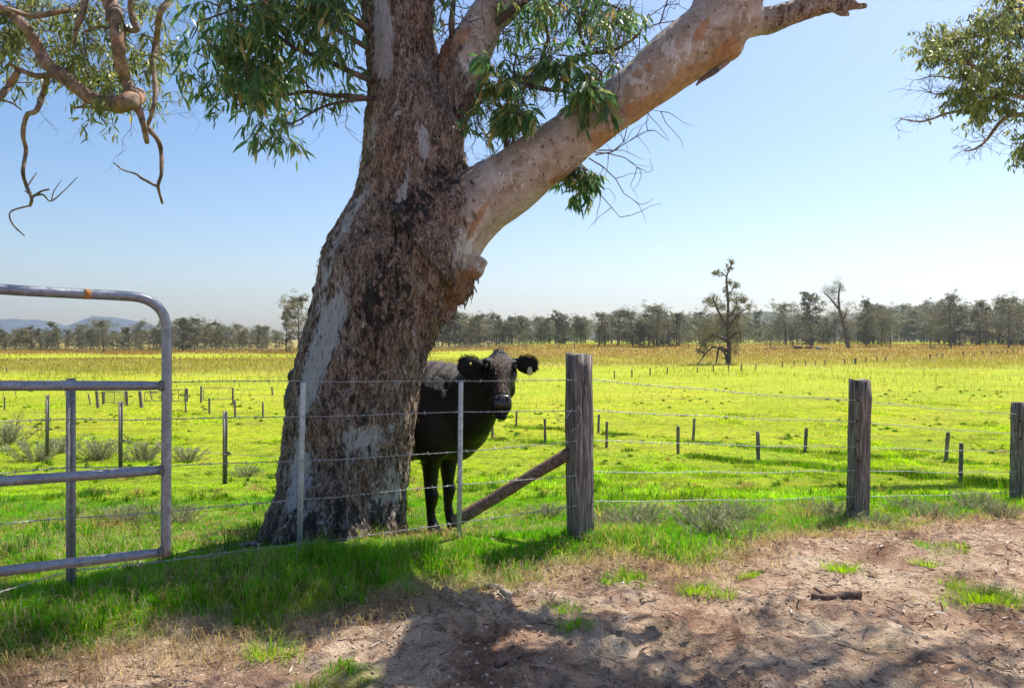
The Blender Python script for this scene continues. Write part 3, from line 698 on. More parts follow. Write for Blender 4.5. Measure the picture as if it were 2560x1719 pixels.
mk('bark_flakes', V.reshape(-1, 3), ((b_ + np.array([[0, 1, 2, 3, 3, 2, 4, 5]])).ravel(), np.arange(n * 2) * 4), M_BARK, big_tree,
   cols=np.repeat(np.stack([smooth_a[sel] * 0, white[sel] * .8, char[sel] * .8], 1), 6, axis=0))['kind'] = 'stuff'
# hanging strip under the limb
acs = Acc(); P, r_ = smooth_path([W(1660, 140, 5.66) - BT, W(1625, 165, 5.6) - BT, W(1600, 182, 5.58) - BT, W(1587, 196, 5.57) - BT], [.022, .03, .02, .004])
tube(acs, P, r_, 6, asp=.3); mka('bark_strip', acs, M_LIMB, big_tree)

def crooked(p0, d, L, n=5, k=.35, grav=0.0):
    P = [Vector(p0)]; d = Vector(d).normalized()
    for i in range(n):
        d = (d + Vector((random.gauss(0, k), random.gauss(0, k), random.gauss(0, k) - grav))).normalized()
        P.append(P[-1] + d * L / n)
    return P, d
class Fol:
    """twigs and leaves of one tree"""
    def __init__(s, off): s.t = Acc(); s.P = []; s.D = []; s.L = []; s.W = []; s.off = Vector(off)
    def limb(s, P, r, ns=7, n=5):
        P2, r2 = smooth_path([Vector(p) - s.off for p in P], r, n); tube(s.t, P2, r2, ns); return [p + s.off for p in P2]
    def leafbunch(s, p, d, n, L, wr=.2, sp=.05):
        for _ in range(int(n) + (random.random() < n - int(n))):
            s.P.append(Vector(p) - s.off + Vector((random.gauss(0, sp), random.gauss(0, sp), random.gauss(0, sp))))
            dd = Vector(d) * .5 + Vector((random.gauss(0, .6), random.gauss(0, .6), random.gauss(-.75, .45)))
            s.D.append(dd.normalized()); l = L * random.uniform(.55, 1.25); s.L.append(l); s.W.append(l * wr * random.uniform(.7, 1.3))
    def twigs(s, p, d, L, r, depth, leaf=0, lL=.13, k=.38, wr=.2):
        P, de = crooked(p, d, L, 4, k, .04); tube(s.t, [q_ - s.off for q_ in P], [r, r * .85, r * .7, r * .55, r * .35], 4, cap=False)
        if depth:
            for q_ in P[1:]:
                for _ in range(2 if random.random() < .5 else 1):
                    s.twigs(q_, (de + Vector((random.gauss(0, .7), random.gauss(0, .7), random.gauss(0, .6)))), L * random.uniform(.4, .7), r * .55, depth - 1, leaf, lL, k, wr)
        elif leaf:
            for q_ in P[1:]: s.leafbunch(q_, de, leaf * random.uniform(.4, 1.6), lL, wr, L * .12)
        return P
    def clump(s, c, rad, hook, ntw, leaf, lL, r=.008, wr=.2, depth=1):
        """clump of twigs and leaves round c, joined to the limb point hook"""
        c = Vector(c); hook = Vector(hook); v = c - hook
        a = hook + v * .5 + Vector((random.gauss(0, 1), random.gauss(0, 1), random.gauss(0, 1))) * v.length * .12
        s.limb([hook, a, c], [r * 1.8, r * 1.3, r], 5, 4)
        for _ in range(ntw):
            d = Vector((random.gauss(0, 1), random.gauss(0, 1), random.gauss(-.15, .8))).normalized()
            s.twigs(c + d * rad * .1, d, rad * random.uniform(.5, 1.0), r * .5, depth, leaf, lL, .4, wr)
    def build(s, parent, m_leaf_, m_tw=None, fname='foliage', tname='branches'):
        if s.t.f: mka(tname, s.t, m_tw or M_TWIG, parent)
        if s.P:
            V, f = leaves(np.array([tuple(p) for p in s.P]), np.array([tuple(p) for p in s.D]), np.array(s.L), np.array(s.W))
            o = mk(fname, V, f, m_leaf_, parent); o['kind'] = 'stuff'
def nearest(pts, c):
    c = Vector(c); return min(pts, key=lambda p: (Vector(p) - c).length)
Z1 = lambda x, y: (x / 2.529 / K, y / 2.529 / K)
Z2 = lambda x, y: ((800 + x / 2.529) / K, y / 2.529 / K)
Z3 = lambda x, y: ((1500 + x / 2.203) / K, y / 2.203 / K)

fol = Fol(BT); hooks = []
def limbpx(fo, zf, pts, Y, hw0, hw1, jit=.06, ns=7, scale=2.529, root_in=False):
    n = len(pts); P = []; r = []
    for i, (a, b) in enumerate(pts):
        yy = Y + (random.gauss(0, jit) if 0 < i else (.38 if root_in else 0)); P.append(W(*zf(a, b), yy)); t = i / (n - 1)
        r.append((hw0 * (1 - t) + hw1 * t) / scale / F * Y)
    return fo.limb(P, r, ns)
# left hand branches
for pts, h0, h1 in (([(2480, 560), (2250, 470), (2100, 400), (1980, 350), (1850, 300), (1750, 220), (1600, 150)], 22, 6), ([(2480, 660), (2250, 610), (2100, 605), (1950, 580), (1800, 600), (1650, 590), (1560, 520), (1420, 500)], 18, 4),
                    ([(2450, 620), (2200, 640), (2060, 670), (1960, 720), (1870, 770), (1800, 790)], 12, 4), ([(2450, 380), (2200, 230), (2050, 130), (1900, 60), (1700, 20), (1550, 40), (1400, 90), (1250, 140)], 20, 4),
                    ([(1750, 220), (1600, 260), (1450, 300), (1300, 290), (1250, 340)], 8, 3), ([(1650, 590), (1500, 600), (1350, 640)], 5, 3), ([(2450, 260), (2230, 120), (2050, -40), (1850, -120), (1500, -150), (1300, -80)], 26, 8)):
    hooks += limbpx(fol, Z1, pts, 5.7, h0, h1, root_in=pts[0][0] > 2400)
CL = [(1700, 60, 1), (1500, 70, 1), (1620, 180, 1), (1850, 140, 1), (1400, 170, .8), (1260, 120, .6), (1210, 250, .5), (1400, 500, .5), (1490, 430, .8), (1600, 560, .8), (1740, 450, .9), (1610, 660, .6), (1750, 770, .45), (1850, 800, .4), (1760, 850, .4),
      (1250, 470, .5), (1330, 610, .4), (2000, 120, 1), (2090, 300, .8), (2080, 650, .5), (2100, 560, .4), (1650, 330, 1), (1450, 300, .8), (1950, 30, 1), (1550, 350, .8), (1800, 280, .9), (1600, 40, 1), (2100, 20, 1), (1400, 20, .7), (1780, 560, .6), (1950, 450, .6),
      (1750, -100, 1), (1500, -120, 1), (2000, -100, 1), (1560, 450, .7), (1680, 500, .7), (1860, 60, 1), (2130, 180, .8), (1330, 380, .4)]
for a, b, s_ in CL:
    c = W(*Z1(a, b), 5.7 + random.uniform(-.35, .35)); fol.clump(c, .30 * (.6 + .4 * s_), nearest(hooks, c), int(4.2 * s_ + 2), .85, .145 if s_ > .55 else .11, .004, .15)
for _ in range(26):                                                  # fine bare twigs
    q_ = random.choice(hooks); fol.twigs(q_, (random.gauss(-.6, .5), random.gauss(0, .5), random.gauss(0, .5)), random.uniform(.25, .5), .004, 1)
# middle branches behind the limb
hk2 = []
for pts, h0, h1 in (([(980, 650), (1120, 560), (1260, 500), (1420, 490), (1560, 400), (1700, 340), (1850, 320), (2000, 230), (2080, 90)], 30, 5), ([(1260, 500), (1400, 560), (1550, 580), (1600, 620)], 22, 5), ([(1420, 490), (1400, 380), (1440, 260), (1430, 120), (1500, 20)], 16, 5),
                    ([(860, 300), (830, 180), (840, 60), (850, -60)], 22, 14), ([(1190, 960), (1170, 850), (1165, 740), (1130, 650)], 24, 12), ([(1225, 900), (1220, 800), (1250, 650), (1220, 500), (1240, 350)], 13, 5),
                    ([(1700, 340), (1640, 200), (1680, 60), (1750, -40)], 12, 5), ([(960, 700), (1010, 600), (1080, 540)], 16, 8), ([(1100, 150), (1250, 40), (1400, -60)], 30, 14), ([(1400, -60), (1600, -20), (1800, 20), (1900, 60)], 14, 5)):
    hk2 += limbpx(fol, Z2, pts, 6.05, h0, h1)
CM = [(800, 40, .8), (760, 150, .5), (1240, 60, .9), (1320, 30, 1), (1230, 200, .5), (1480, 90, 1), (1700, 60, 1), (1720, 180, .7), (1820, 60, 1), (1890, 50, .7), (1480, 360, .5), (1680, 450, .5), (1820, 430, .5), (1890, 230, .3),
      (1560, 40, 1), (1400, 80, .8), (1060, 680, .5), (1180, 380, .4), (1650, -40, 1), (1450, -60, 1), (1250, 280, .4), (1340, 600, .3), (1000, 760, .3)]
for a, b, s_ in CM:
    c = W(*Z2(a, b), 6.0 + random.uniform(-.3, .3)); fol.clump(c, .27 * (.6 + .4 * s_), nearest(hk2, c), int(3.4 * s_ + 2), .72, .135, .004, .15)
hk3 = limbpx(fol, Z2, [(1240, 560), (1170, 550), (1150, 500), (1165, 560)], 5.55, 5, 3) + limbpx(fol, Z2, [(1900, 300), (1850, 380), (1780, 460)], 5.5, 4, 3)
for a, b, s_ in ((1150, 500, .5), (1175, 600, .5), (1215, 700, .3), (1780, 520, .5), (1760, 590, .3), (1500, 350, .4)):
    c = W(*Z2(a, b), 5.5); fol.clump(c, .2, nearest(hk3, c), 3, 2, .15, .005)
for _ in range(120):                                                # tangle of bare twigs
    q_ = random.choice(hk2); fol.twigs(q_, (random.gauss(.1, .6), random.gauss(0, .4), random.gauss(.05, .7)), random.uniform(.25, .55), .005, 1, k=.5)
for a, b, dx, dz in ((1720, 960, 1, .3), (1740, 980, 1, -.1), (1760, 950, .8, .1), (1700, 1000, .6, -.8), (1780, 900, 1, .5), (1660, 1050, .2, -.8)):   # below the limb
    fol.twigs(W(*Z2(a, b), 5.95), (dx, 0, dz), .55, .006, 1, k=.3)
for a, b in ((1640, 1100), (1700, 1080), (1620, 1160)):
    c = W(*Z2(a, b), 5.95); fol.clump(c, .16, W(*Z2(1600, 1040), 5.9), 3, 2, .11, .005)
P = W(*Z2(2120, 180), 5.8)
for a, b, dx, dz in ((1960, 220, .3, .6), (2050, 180, .3, .8), (2150, 150, .4, .9), (1900, 260, -.2, .9)):
    fol.twigs(W(*Z2(a, b), 5.9), (dx, 0, dz), .5, .006, 1, k=.3)
# thin creeper twig lying over the limb
limbpx(fol, Z2, [(1870, 380), (1895, 520), (1870, 630), (1900, 690), (1940, 730)], 5.5, 4, 2, .01)
# unseen crown above the frame, clumps placed to shade the dirt
crown = [(-2.3, 5.6, 6.0), (-3.0, 6.3, 6.8), (-1.0, 5.6, 7.4), (-2.0, 7.2, 8.2), (0.2, 6.4, 7.0), (-.6, 6.8, 9.4), (-1.8, 6.2, 10.2), (.6, 7.4, 8.8), (2.4, 5.8, 7.0), (1.6, 5.2, 8.0), (3.0, 6.4, 8.6), (2.0, 7.0, 9.6), (-3.4, 5.2, 7.6), (.2, 7.2, 10.6), (-.2, 5.6, 10.2), (1.0, 6.2, 10.5),
         (-3.4, 6.2, 5.6), (-2.6, 5.3, 5.1), (3.2, 5.2, 8.0), (3.3, 5.9, 5.5), (4.1, 6.1, 5.7), (4.8, 6.3, 5.8), (4.5, 5.7, 6.5), (3.7, 6.5, 6.2), (5.2, 6.0, 7.2), (2.6, 6.1, 5.6), (.7, 6.2, 5.9), (1.3, 6.1, 6.6)]
stems = [BT + Vector(v) for v in ((-.03, .1, 5.4), (-.2, .2, 7), (-.1, .5, 8.6), (-.5, .6, 10.2), (.9, .5, 6.2), (1.5, .9, 7.8), (1.7, 1.2, 9.3), (3.5, -.2, 5.3), (4.6, 0, 6.1), (5.6, .3, 7.2), (6.0, .6, 8.8))]
for c in crown:
    c = Vector(c); hkp = nearest(stems, c); pts = fol.limb([hkp, (hkp + c) / 2 + Vector((0, 0, .25)), c], [.07, .045, .025], 6)
    for _ in range(7):
        d = Vector((random.gauss(0, 1), random.gauss(0, 1), random.gauss(0, .7))).normalized()
        fol.clump(c + d * random.uniform(.3, .9), .5, random.choice(pts), 3, .55, .15, .006)
fol.build(big_tree, M_LEAF)

# ------------------------------------------------------------ left tree (branches hanging into the frame)
lt = (-8.2, 8.6, Hs(-8.2, 8.6)); LT = Vector(lt)
left_tree = empty('gum_tree', lt, label='gum tree whose bare twisted branches hang in at the upper left over the gate', cat='tree')
f2 = Fol(LT); ac = Acc()
def lm(pts, h0, h1, ns=10):
    n = len(pts); P = []; r = []
    for i, (a, b) in enumerate(pts):
        P.append(W(*Z1(a, b), 8.5 + (random.gauss(0, .12) if i else 0)) - LT); t = i / (n - 1); r.append((h0 * (1 - t) + h1 * t) / 2.529 / F * 8.5)
    P, r = smooth_path(P, r, 5); tube(ac, P, [q_ * random.uniform(.92, 1.1) for q_ in r], ns, wob=.06); return [p + LT for p in P]
hk = []
hk += lm([(560, -500), (640, -200), (690, 0), (740, 150), (755, 350), (790, 500), (840, 600), (880, 700), (910, 800), (930, 905)], 60, 14)
hk += lm([(-350, -150), (-150, -30), (0, 50), (150, 160), (240, 300), (300, 410), (420, 500), (560, 610), (700, 660), (800, 650), (870, 610)], 22, 56)
hk += lm([(300, 490), (270, 600), (230, 700), (170, 730), (145, 850), (165, 950), (145, 1080), (165, 1170), (200, 1250), (190, 1300)], 17, 9, 8)
lm([(190, 1300), (80, 1330), (60, 1370), (90, 1430), (155, 1490)], 6, 4, 6); lm([(200, 1245), (270, 1230), (320, 1272), (400, 1210), (490, 1120)], 7, 2, 6)
lm([(205, 1245), (260, 1210), (312, 1196)], 8, 5, 6); lm([(178, 1170), (205, 1130), (230, 1095)], 5, 3, 6); lm([(325, 1270), (340, 1210), (388, 1140)], 4, 2, 5); lm([(190, 1230), (155, 1205)], 5, 3, 5)
hk += lm([(330, 475), (230, 480), (120, 440), (60, 400)], 22, 8); hk += lm([(115, 450), (60, 540), (0, 615), (-80, 680)], 20, 20); lm([(-40, 620), (70, 650), (135, 695)], 8, 4, 6)
hk += lm([(1180, -200), (1080, -10), (1015, 80), (990, 250), (968, 400), (982, 560), (970, 680), (935, 790)], 22, 12)
hk += lm([(925, 800), (1000, 890), (1020, 980), (1020, 1100), (1000, 1180), (1027, 1285)], 17, 8, 8); lm([(995, 1180), (900, 1130), (860, 1100), (780, 1075), (720, 1030)], 9, 4, 6)
hk += lm([(540, -60), (525, 80), (480, 190), (470, 310)], 24, 8); hk += lm([(-60, 100), (50, 60), (200, 105), (350, 80), (500, 60)], 14, 16); lm([(830, -60), (835, 100), (865, 190), (800, 185), (780, 160)], 24, 12)
lm([(590, 680), (530, 675), (470, 684)], 12, 5, 6); lm([(525, 680), (530, 635)], 7, 4, 5); hk += lm([(740, 190), (620, 170), (520, 210)], 8, 5, 6)
hk += lm([(0, 300), (-120, 420), (-260, 520)], 12, 6, 6)
# trunk outside the frame
P, r_ = smooth_path([(0, 0, -.3), (.2, .1, 2), (.5, 0, 4), (1.2, 0, 5.8), (2.2, -.1, 6.8), (W(*Z1(560, -500), 8.5) - LT)], [.5, .42, .36, .26, .22, .19]); tube(ac, P, r_, 20)
P, r_ = smooth_path([Vector((.4, 0, 3.6)), Vector((1.4, -.1, 4.6)), W(*Z1(-350, -150), 8.5) - LT], [.2, .13, .08]); tube(ac, P, r_, 12)
P, r_ = smooth_path([Vector((1.2, 0, 5.8)), Vector((1.0, .3, 7.5)), Vector((1.4, .2, 9.5))], [.24, .18, .08]); tube(ac, P, r_, 12)
P, r_ = smooth_path([Vector((2.2, -.1, 6.8)), Vector((3.6, .1, 7.0)), W(*Z1(1180, -200), 8.5) - LT], [.18, .10, .08]); tube(ac, P, r_, 12)
mka('trunk', ac, M_LIMB, left_tree)
CLL = [(150, 220), (60, 180), (250, 80), (400, 140), (330, 280), (450, 300), (600, 300), (650, 420), (600, 230), (620, 80), (180, 320), (50, 300), (900, 320), (1030, 330), (880, 220), (1015, 580), (900, 480), (640, 540), (560, 500), (700, 470), (950, 90),
       (340, 200), (190, 520), (700, 700), (20, 60), (150, 20), (300, 20), (450, 30), (600, 0), (350, 340), (700, 560), (920, 40), (560, 380), (700, 300), (0, 400), (110, 250), (650, 340), (500, 150), (-60, 120), (-50, 260), (560, 560), (980, 300)]
for a, b in CLL:
    c = W(*Z1(a, b), 8.75 + random.uniform(-.35, .7)); f2.clump(c, .36, nearest(hk, c), 4, 1.1, .13, .005, .17)
for _ in range(70):
    q_ = random.choice(hk[:60] + hk[60:]); f2.twigs(q_, (random.gauss(0, .7), random.gauss(0, .4), random.gauss(.2, .6)), random.uniform(.3, .7), .004, 1, k=.45) if q_.z > 4.0 else None
for c in [(-6.6, 8.6, 7.5), (-5.4, 9.2, 8.5), (-7.6, 9.4, 8.2), (-4.2, 8.4, 7.3), (-6.2, 7.6, 9.4), (-3.2, 8.8, 6.6), (-7.4, 7.8, 6.3), (-5.2, 8.0, 6.4), (-9.2, 8.4, 7.4), (-8.6, 9.2, 9)]:
    c = Vector(c); hkp = nearest([LT + Vector(v) for v in ((1.2, 0, 5.8), (2.2, -.1, 6.8), (1.0, .3, 7.5), (1.4, .2, 9.5), (3.6, .1, 7.0), (.5, 0, 4))], c); pts = f2.limb([hkp, (hkp + c) / 2 + Vector((0, 0, .2)), c], [.06, .04, .025], 6)
    for _ in range(7):
        d = Vector((random.gauss(0, 1), random.gauss(0, 1), random.gauss(0, .7))).normalized(); f2.clump(c + d * random.uniform(.3, 1.0), .5, random.choice(pts), 3, .6, .15, .008)
f2.build(left_tree, M_LEAF2)

# ------------------------------------------------------------ right tree (crown entering at the upper right)
rt = (16.4, 17.5, Hs(16.4, 17.5)); RT = Vector(rt)
right_tree = empty('gum_tree', rt, label='leafy tree whose crown and bare lower twigs enter at the upper right', cat='tree')
f3 = Fol(RT); ac = Acc()
P, r_ = smooth_path([(0, 0, -.3), (-.2, 0, 2.2), (-.6, .1, 4.5), (-.9, 0, 7), (-1.2, .1, 9.5)], [.42, .34, .28, .2, .1]); tube(ac, P, r_, 16)
def l3(pts, h0, h1, acc=None):
    n = len(pts); P = [W(*Z3(a, b), 16.5 + (random.gauss(0, .2))) for a, b in pts]; r = [(h0 * (1 - i / (n - 1)) + h1 * i / (n - 1)) / 2.203 / F * 16.5 for i in range(n)]
    P2, r2 = smooth_path([p - RT for p in P], r, 4); tube(ac, P2, r2, 6); return [p + RT for p in P2]
hk = l3([(2950, 560), (2600, 640), (2450, 630), (2335, 632), (2250, 640), (2190, 690), (2130, 770), (2070, 820), (2005, 832)], 22, 3)
hk += l3([(2900, 420), (2500, 460), (2300, 450), (2150, 420), (2050, 360), (1900, 330), (1790, 320)], 20, 4)
hk += l3([(2800, 520), (2450, 560), (2250, 520), (2100, 560), (1980, 610), (1900, 628), (1800, 665), (1730, 668), (1655, 652)], 14, 3)
hk += l3([(2800, 250), (2500, 200), (2300, 160), (2150, 190), (2000, 210), (1850, 230)], 20, 4); hk += l3([(2500, 200), (2350, 80), (2230, 0), (2150, -60)], 12, 5)
hk += l3([(2250, 520), (2100, 470), (1950, 500), (1850, 520), (1765, 480)], 7, 2); hk += l3([(2150, 420), (1950, 430), (1830, 420), (1760, 440)], 6, 2)
hk += l3([(2600, 640), (2420, 700), (2340, 780), (2320, 860)], 10, 4)
P, r_ = smooth_path([Vector((-.6, .1, 4.5)), W(*Z3(2950, 560), 16.5) - RT], [.14, .12]); tube(ac, P, r_, 8)
P, r_ = smooth_path([Vector((-.7, .1, 5.2)), W(*Z3(2900, 420), 16.5) - RT], [.14, .1]); tube(ac, P, r_, 8)
P, r_ = smooth_path([Vector((-.8, .1, 6.2)), W(*Z3(2800, 250), 16.5) - RT], [.14, .1]); tube(ac, P, r_, 8)
P, r_ = smooth_path([Vector((-.6, .1, 4.5)), W(*Z3(2800, 520), 16.5) - RT], [.12, .1]); tube(ac, P, r_, 8)
mka('trunk', ac, M_LIMB, right_tree)
C3 = [(2250, 60), (2100, 150), (2000, 170), (1900, 180), (1820, 215), (1800, 280), (1950, 250), (2050, 250), (2150, 240), (2280, 180), (1890, 310), (2000, 340), (2100, 370), (2250, 380), (2050, 430), (2150, 460), (2250, 510), (1980, 500), (1950, 560), (2100, 550), (2050, 620),
      (2200, 540), (2325, 800), (2318, 850), (2320, 460), (2330, 280), (2180, 60), (2330, 100), (2250, 280), (2150, 320), (2400, 200), (2420, 350), (2450, 480), (2500, 120), (2420, 40), (2200, -20), (2330, -40), (2560, 300), (2100, 600), (2290, 600), (2400, 780), (2000, 440), (1850, 250), (2220, 430), (2200, 150), (2120, 100)]
for a, b in C3:
    c = W(*Z3(a, b), 16.5 + random.uniform(-.9, .9)); f3.clump(c, .46, nearest(hk, c), 7, 1.6, .14, .006, .24)
for _ in range(90):
    q_ = random.choice(hk); f3.twigs(q_, (random.gauss(-.6, .5), random.gauss(0, .4), random.gauss(-.05, .5)), random.uniform(.3, .8), .008, 1, k=.35)
for c in [(14.6, 17, 8.6), (16.6, 18.4, 9.6), (13.4, 18, 9.6), (17.6, 16.6, 8), (15.4, 17.4, 10.6), (15.6, 15.9, 6.6), (17.6, 18.2, 6.6)]:
    c = Vector(c); pts = f3.limb([RT + Vector((-.9, 0, 6.5)), c], [.08, .03], 6)
    for _ in range(9):
        d = Vector((random.gauss(0, 1), random.gauss(0, 1), random.gauss(0, .7))).normalized(); f3.clump(c + d * random.uniform(.3, 1.2), .55, random.choice(pts), 7, 2.6, .16, .01, .28)
f3.build(right_tree, M_LEAF2)

# ------------------------------------------------------------ far trees
def far_tree(seed, height, spread, leafs, n_limb, bare=.35, top='round', mat=None, trunk_r=.25, fan=False):
    """returns Empty > trunk, crown; a small real tree"""
    st = random.getstate(); random.seed(seed)
    root = empty('tree'); ac = Acc(); cl = []
    lean = random.uniform(-.05, .05) * height
    P, r_ = smooth_path([(0, 0, -.4), (lean * .3, 0, height * .35), (lean * .8, random.uniform(-.3, .3), height * .7), (lean, 0, height * .96)], [trunk_r, trunk_r * .7, trunk_r * .4, trunk_r * .12]); tube(ac, P, r_, 7)
    for i in range(n_limb):
        t = bare + (1 - bare) * (i + random.random()) / n_limb; b = P[min(len(P) - 1, int(t * (len(P) - 1)))]
        a = random.uniform(0, 6.28); prof = math.sin(math.pi * min(1, (t - bare) / (1 - bare) * .75 + .25)) if top == 'round' else (1.15 - t)
        L = spread * (.45 + .75 * prof) * random.uniform(.6, 1.15)
        e = b + Vector((math.cos(a) * L, math.sin(a) * L, L * random.uniform(.25, 1.0)))
        m_ = (b + e) / 2 + Vector((0, 0, -L * .12)); Q, rq = smooth_path([b, m_, e], [trunk_r * .35, trunk_r * .22, trunk_r * .08], 3); tube(ac, Q, rq, 4)
        cl.append((e, L * .42)); cl.append((m_ + Vector((random.gauss(0, .3), random.gauss(0, .3), .3)) * spread * .3, L * .34))
    cl.append((P[-1], spread * .3))
    mka('trunk', ac, M_TWIG, root)
    C = []; per = leafs // len(cl)
    for c, r in cl:
        nsub = 5
        for _ in range(nsub):
            cc = np.array(c) + np.random.default_rng(random.randrange(1 << 30)).normal(size=3) * r * .7
            C.append(cc + np.random.default_rng(random.randrange(1 << 30)).normal(size=(per // nsub, 3)) * np.array([r * .33, r * .33, r * .27]))
    C = np.concatenate(C); n = len(C); g = np.random.default_rng(seed); D = g.normal(size=(n, 3)); D[:, 2] -= .5; D /= np.linalg.norm(D, axis=1)[:, None]
    ls = height * .024 * g.uniform(.6, 1.4, n)
    V, f = leaves(C, D, ls, ls * .5, .3)
    o = mk('crown', V, f, mat or M_FAR, root); o['kind'] = 'stuff'
    random.setstate(st); root['h'] = height
    return root
PR = [far_tree(100 + i, 15, [3.0, 3.6, 2.2, 4.0, 2.6, 3.2][i], 4600, [19, 20, 18, 20, 22, 17][i], [.10, .16, .06, .2, .06, .22][i], ['round', 'round', 'cone', 'round', 'cone', 'round'][i]) for i in range(6)]
for p in PR:
    del p['h']
used_pr = [False] * 6
def put_tree(px, top, Y, label, group, pr=None, wide=1.0, zrow=None):
    i = random.randrange(6) if pr is None else pr
    if not used_pr[i]: t = PR[i]; used_pr[i] = True
    else: t = copy_tree(PR[i])
    x = (px * K - 1280) / F * Y; z = Hs(x, Y); topz = EYE - (top * K - HOR) / F * Y
    s = max(.15, (topz - z) / 15.2); t.location = (x, Y, z); t.scale = (s * wide, s * wide, s); t.rotation_euler = (0, 0, random.uniform(0, 6.28))
    tag(t, label, 'tree', group); return t
SECT = [  # x0, x1, step, top rows, distance, label
    (-160, 60, 17, (742, 758), 262, 'grey-green tree in the far treeline at the left edge, behind the gate'),
    (-560, -165, 20, (742, 758), 262, 'grey-green tree in the far treeline beyond the left edge'),
    (60, 230, 17, (742, 755), 258, 'grey-green tree in the treeline under the left mountain'),
    (245, 400, 17, (742, 756), 262, 'grey-green tree in the treeline under the peaked mountain'),
    (395, 640, 15, (733, 752), 270, 'grey-green tree in the dense far treeline between gate and big trunk'),
    (985, 1340, 14, (716, 734), 300, 'grey-green tree in the far treeline behind the black cow'),
    (1365, 1560, 17, (706, 735), 240, 'dark tree in the clump left of the lone bare-topped tree'),
    (1560, 1790, 16, (718, 742), 330, 'hazy tree in the line behind the lone bare-topped tree'),
    (1790, 2030, 14, (700, 745), 270, 'dark upright tree in the clump around the tall leaning tree'),
    (2045, 2150, 12, (700, 722), 420, 'hazy tree in the straight dark treeline near the right'),
    (2140, 2520, 14, (680, 712), 260, 'tall dark tree in the stand at the right edge')]
for x0, x1, stp, (ta, tb), Y, lab in SECT:
    px = x0
    while px < x1:
        if random.random() < .13: px += stp; continue
        put_tree(px + random.uniform(-4, 4), random.uniform(ta, tb) + random.choice((-13, -5, 0, 0, 5)), Y + random.uniform(-12, 14), lab + ', front row', 'trees of the far treeline', wide=random.uniform(1.1, 1.6)); px += stp * random.uniform(.6, 1.15)
    px = x0                                                     # second row, deeper
    while px < x1:
        put_tree(px + random.uniform(-4, 4), random.uniform(ta, tb) + 10, Y + 45 + random.uniform(-12, 14), lab + ', back row', 'trees of the far treeline', wide=random.uniform(1.6, 2.3)); px += stp * .9
# trees that stand out
for (px, top, Y, wd, lab) in ((237, 731, 225, 1.4, 'single spreading tree standing before the left treeline, framed by the gate'), (417, 724, 236, 1.4, 'round-headed tree just right of the gate, first of two'), (444, 724, 238, 1.2, 'round-headed tree just right of the gate, second of two'),
                             (682, 674, 222, 1.3, 'tall airy tree whose crown touches the left side of the big trunk'), (652, 700, 226, .9, 'small pale tree in front of the far treeline beside the tall airy one'),
                             (1500, 702, 225, 1.1, 'tallest dark tree of the clump left of the lone bare-topped tree'), (1095, 716, 260, 1.7, 'pale spreading tree right above the cow'), (1850, 665, 230, 1.2, 'tall airy twin-trunked tree beside the leaning tree'),
                             (1975, 684, 235, 1.1, 'upright feathery tree right of the leaning tree'), (2010, 695, 240, 1.0, 'smaller feathery tree right of the leaning tree'), (2168, 672, 225, 1.3, 'tallest dark tree of the stand at the right'), (2300, 680, 225, 1.2, 'dark narrow tree near the right edge')):
    put_tree(px, top, Y, lab, None, None, wd)
# lone bare topped tree
def special(seed, px, row_base, top, label, spread, lf, nl, **kw):
    gx, gy = ground_at(px, row_base); z = Hs(gx, gy); hgt = EYE - (top * K - HOR) / F * gy - z
    t = far_tree(seed, hgt, spread, lf, nl, **kw); del t['h']; t.location = (gx, gy, z); tag(t, label, 'tree'); return t, gx, gy, z
def lone(px, base, Y0, segs, clumps, label, tr, low=None):
    """tree with a traced limb plan, given real depth: segs in px, clumps (px,py,r px)"""
    gx, gy = ground_at(px, base); z = Hs(gx, gy); o = Vector((gx, gy, z)); root = empty('tree', o, label=label, cat='tree'); ac = Acc(); s = K / F * gy
    for pts, a, b in segs:
        n = len(pts); dj = random.uniform(-1, 1) * 1.2
        P = [W(x_, y_, gy) - o + Vector((0, dj * i / max(1, n - 1), 0)) for i, (x_, y_) in enumerate(pts)]; r = [(a * (1 - i / (n - 1)) + b * i / (n - 1)) * s for i in range(n)]
        P, r = smooth_path(P, r, 4); tube(ac, P, r, 7)
        for q_, rr_ in zip(P[3::2], r[3::2]):
            Q, _ = crooked(q_, (random.gauss(0, .7), random.gauss(0, .7), random.uniform(-.1, 1)), 18 * s, 4, .3); tube(ac, Q, [rr_ * .4, rr_ * .35, rr_ * .3, rr_ * .2, rr_ * .1], 4)
    mka('trunk', ac, M_TWIG, root); C = []
    for (x_, y_, r) in clumps:
        c = np.array(W(x_, y_, gy) - o); c[1] += random.uniform(-1, 1) * 14 * s
        for _ in range(max(3, int(r * .8))):
            cc = c + rng.normal(size=3) * r * s * .5; C.append(cc + rng.normal(size=(62, 3)) * r * s * .30)
    C = np.concatenate(C); n = len(C); D = rng.normal(size=(n, 3)); D[:, 2] -= .4; D /= np.linalg.norm(D, axis=1)[:, None]; ls = rng.uniform(.10, .28, n)
    V, f = leaves(C, D, ls, ls * .45, .3); cr = mk('crown', V, f, M_FAR, root); cr['kind'] = 'stuff'; return root
Z6 = lambda x, y: ((1400 + x / 2.013) / K, (620 + y / 2.013) / K)
def z6l(L): return [Z6(*p) for p in L]
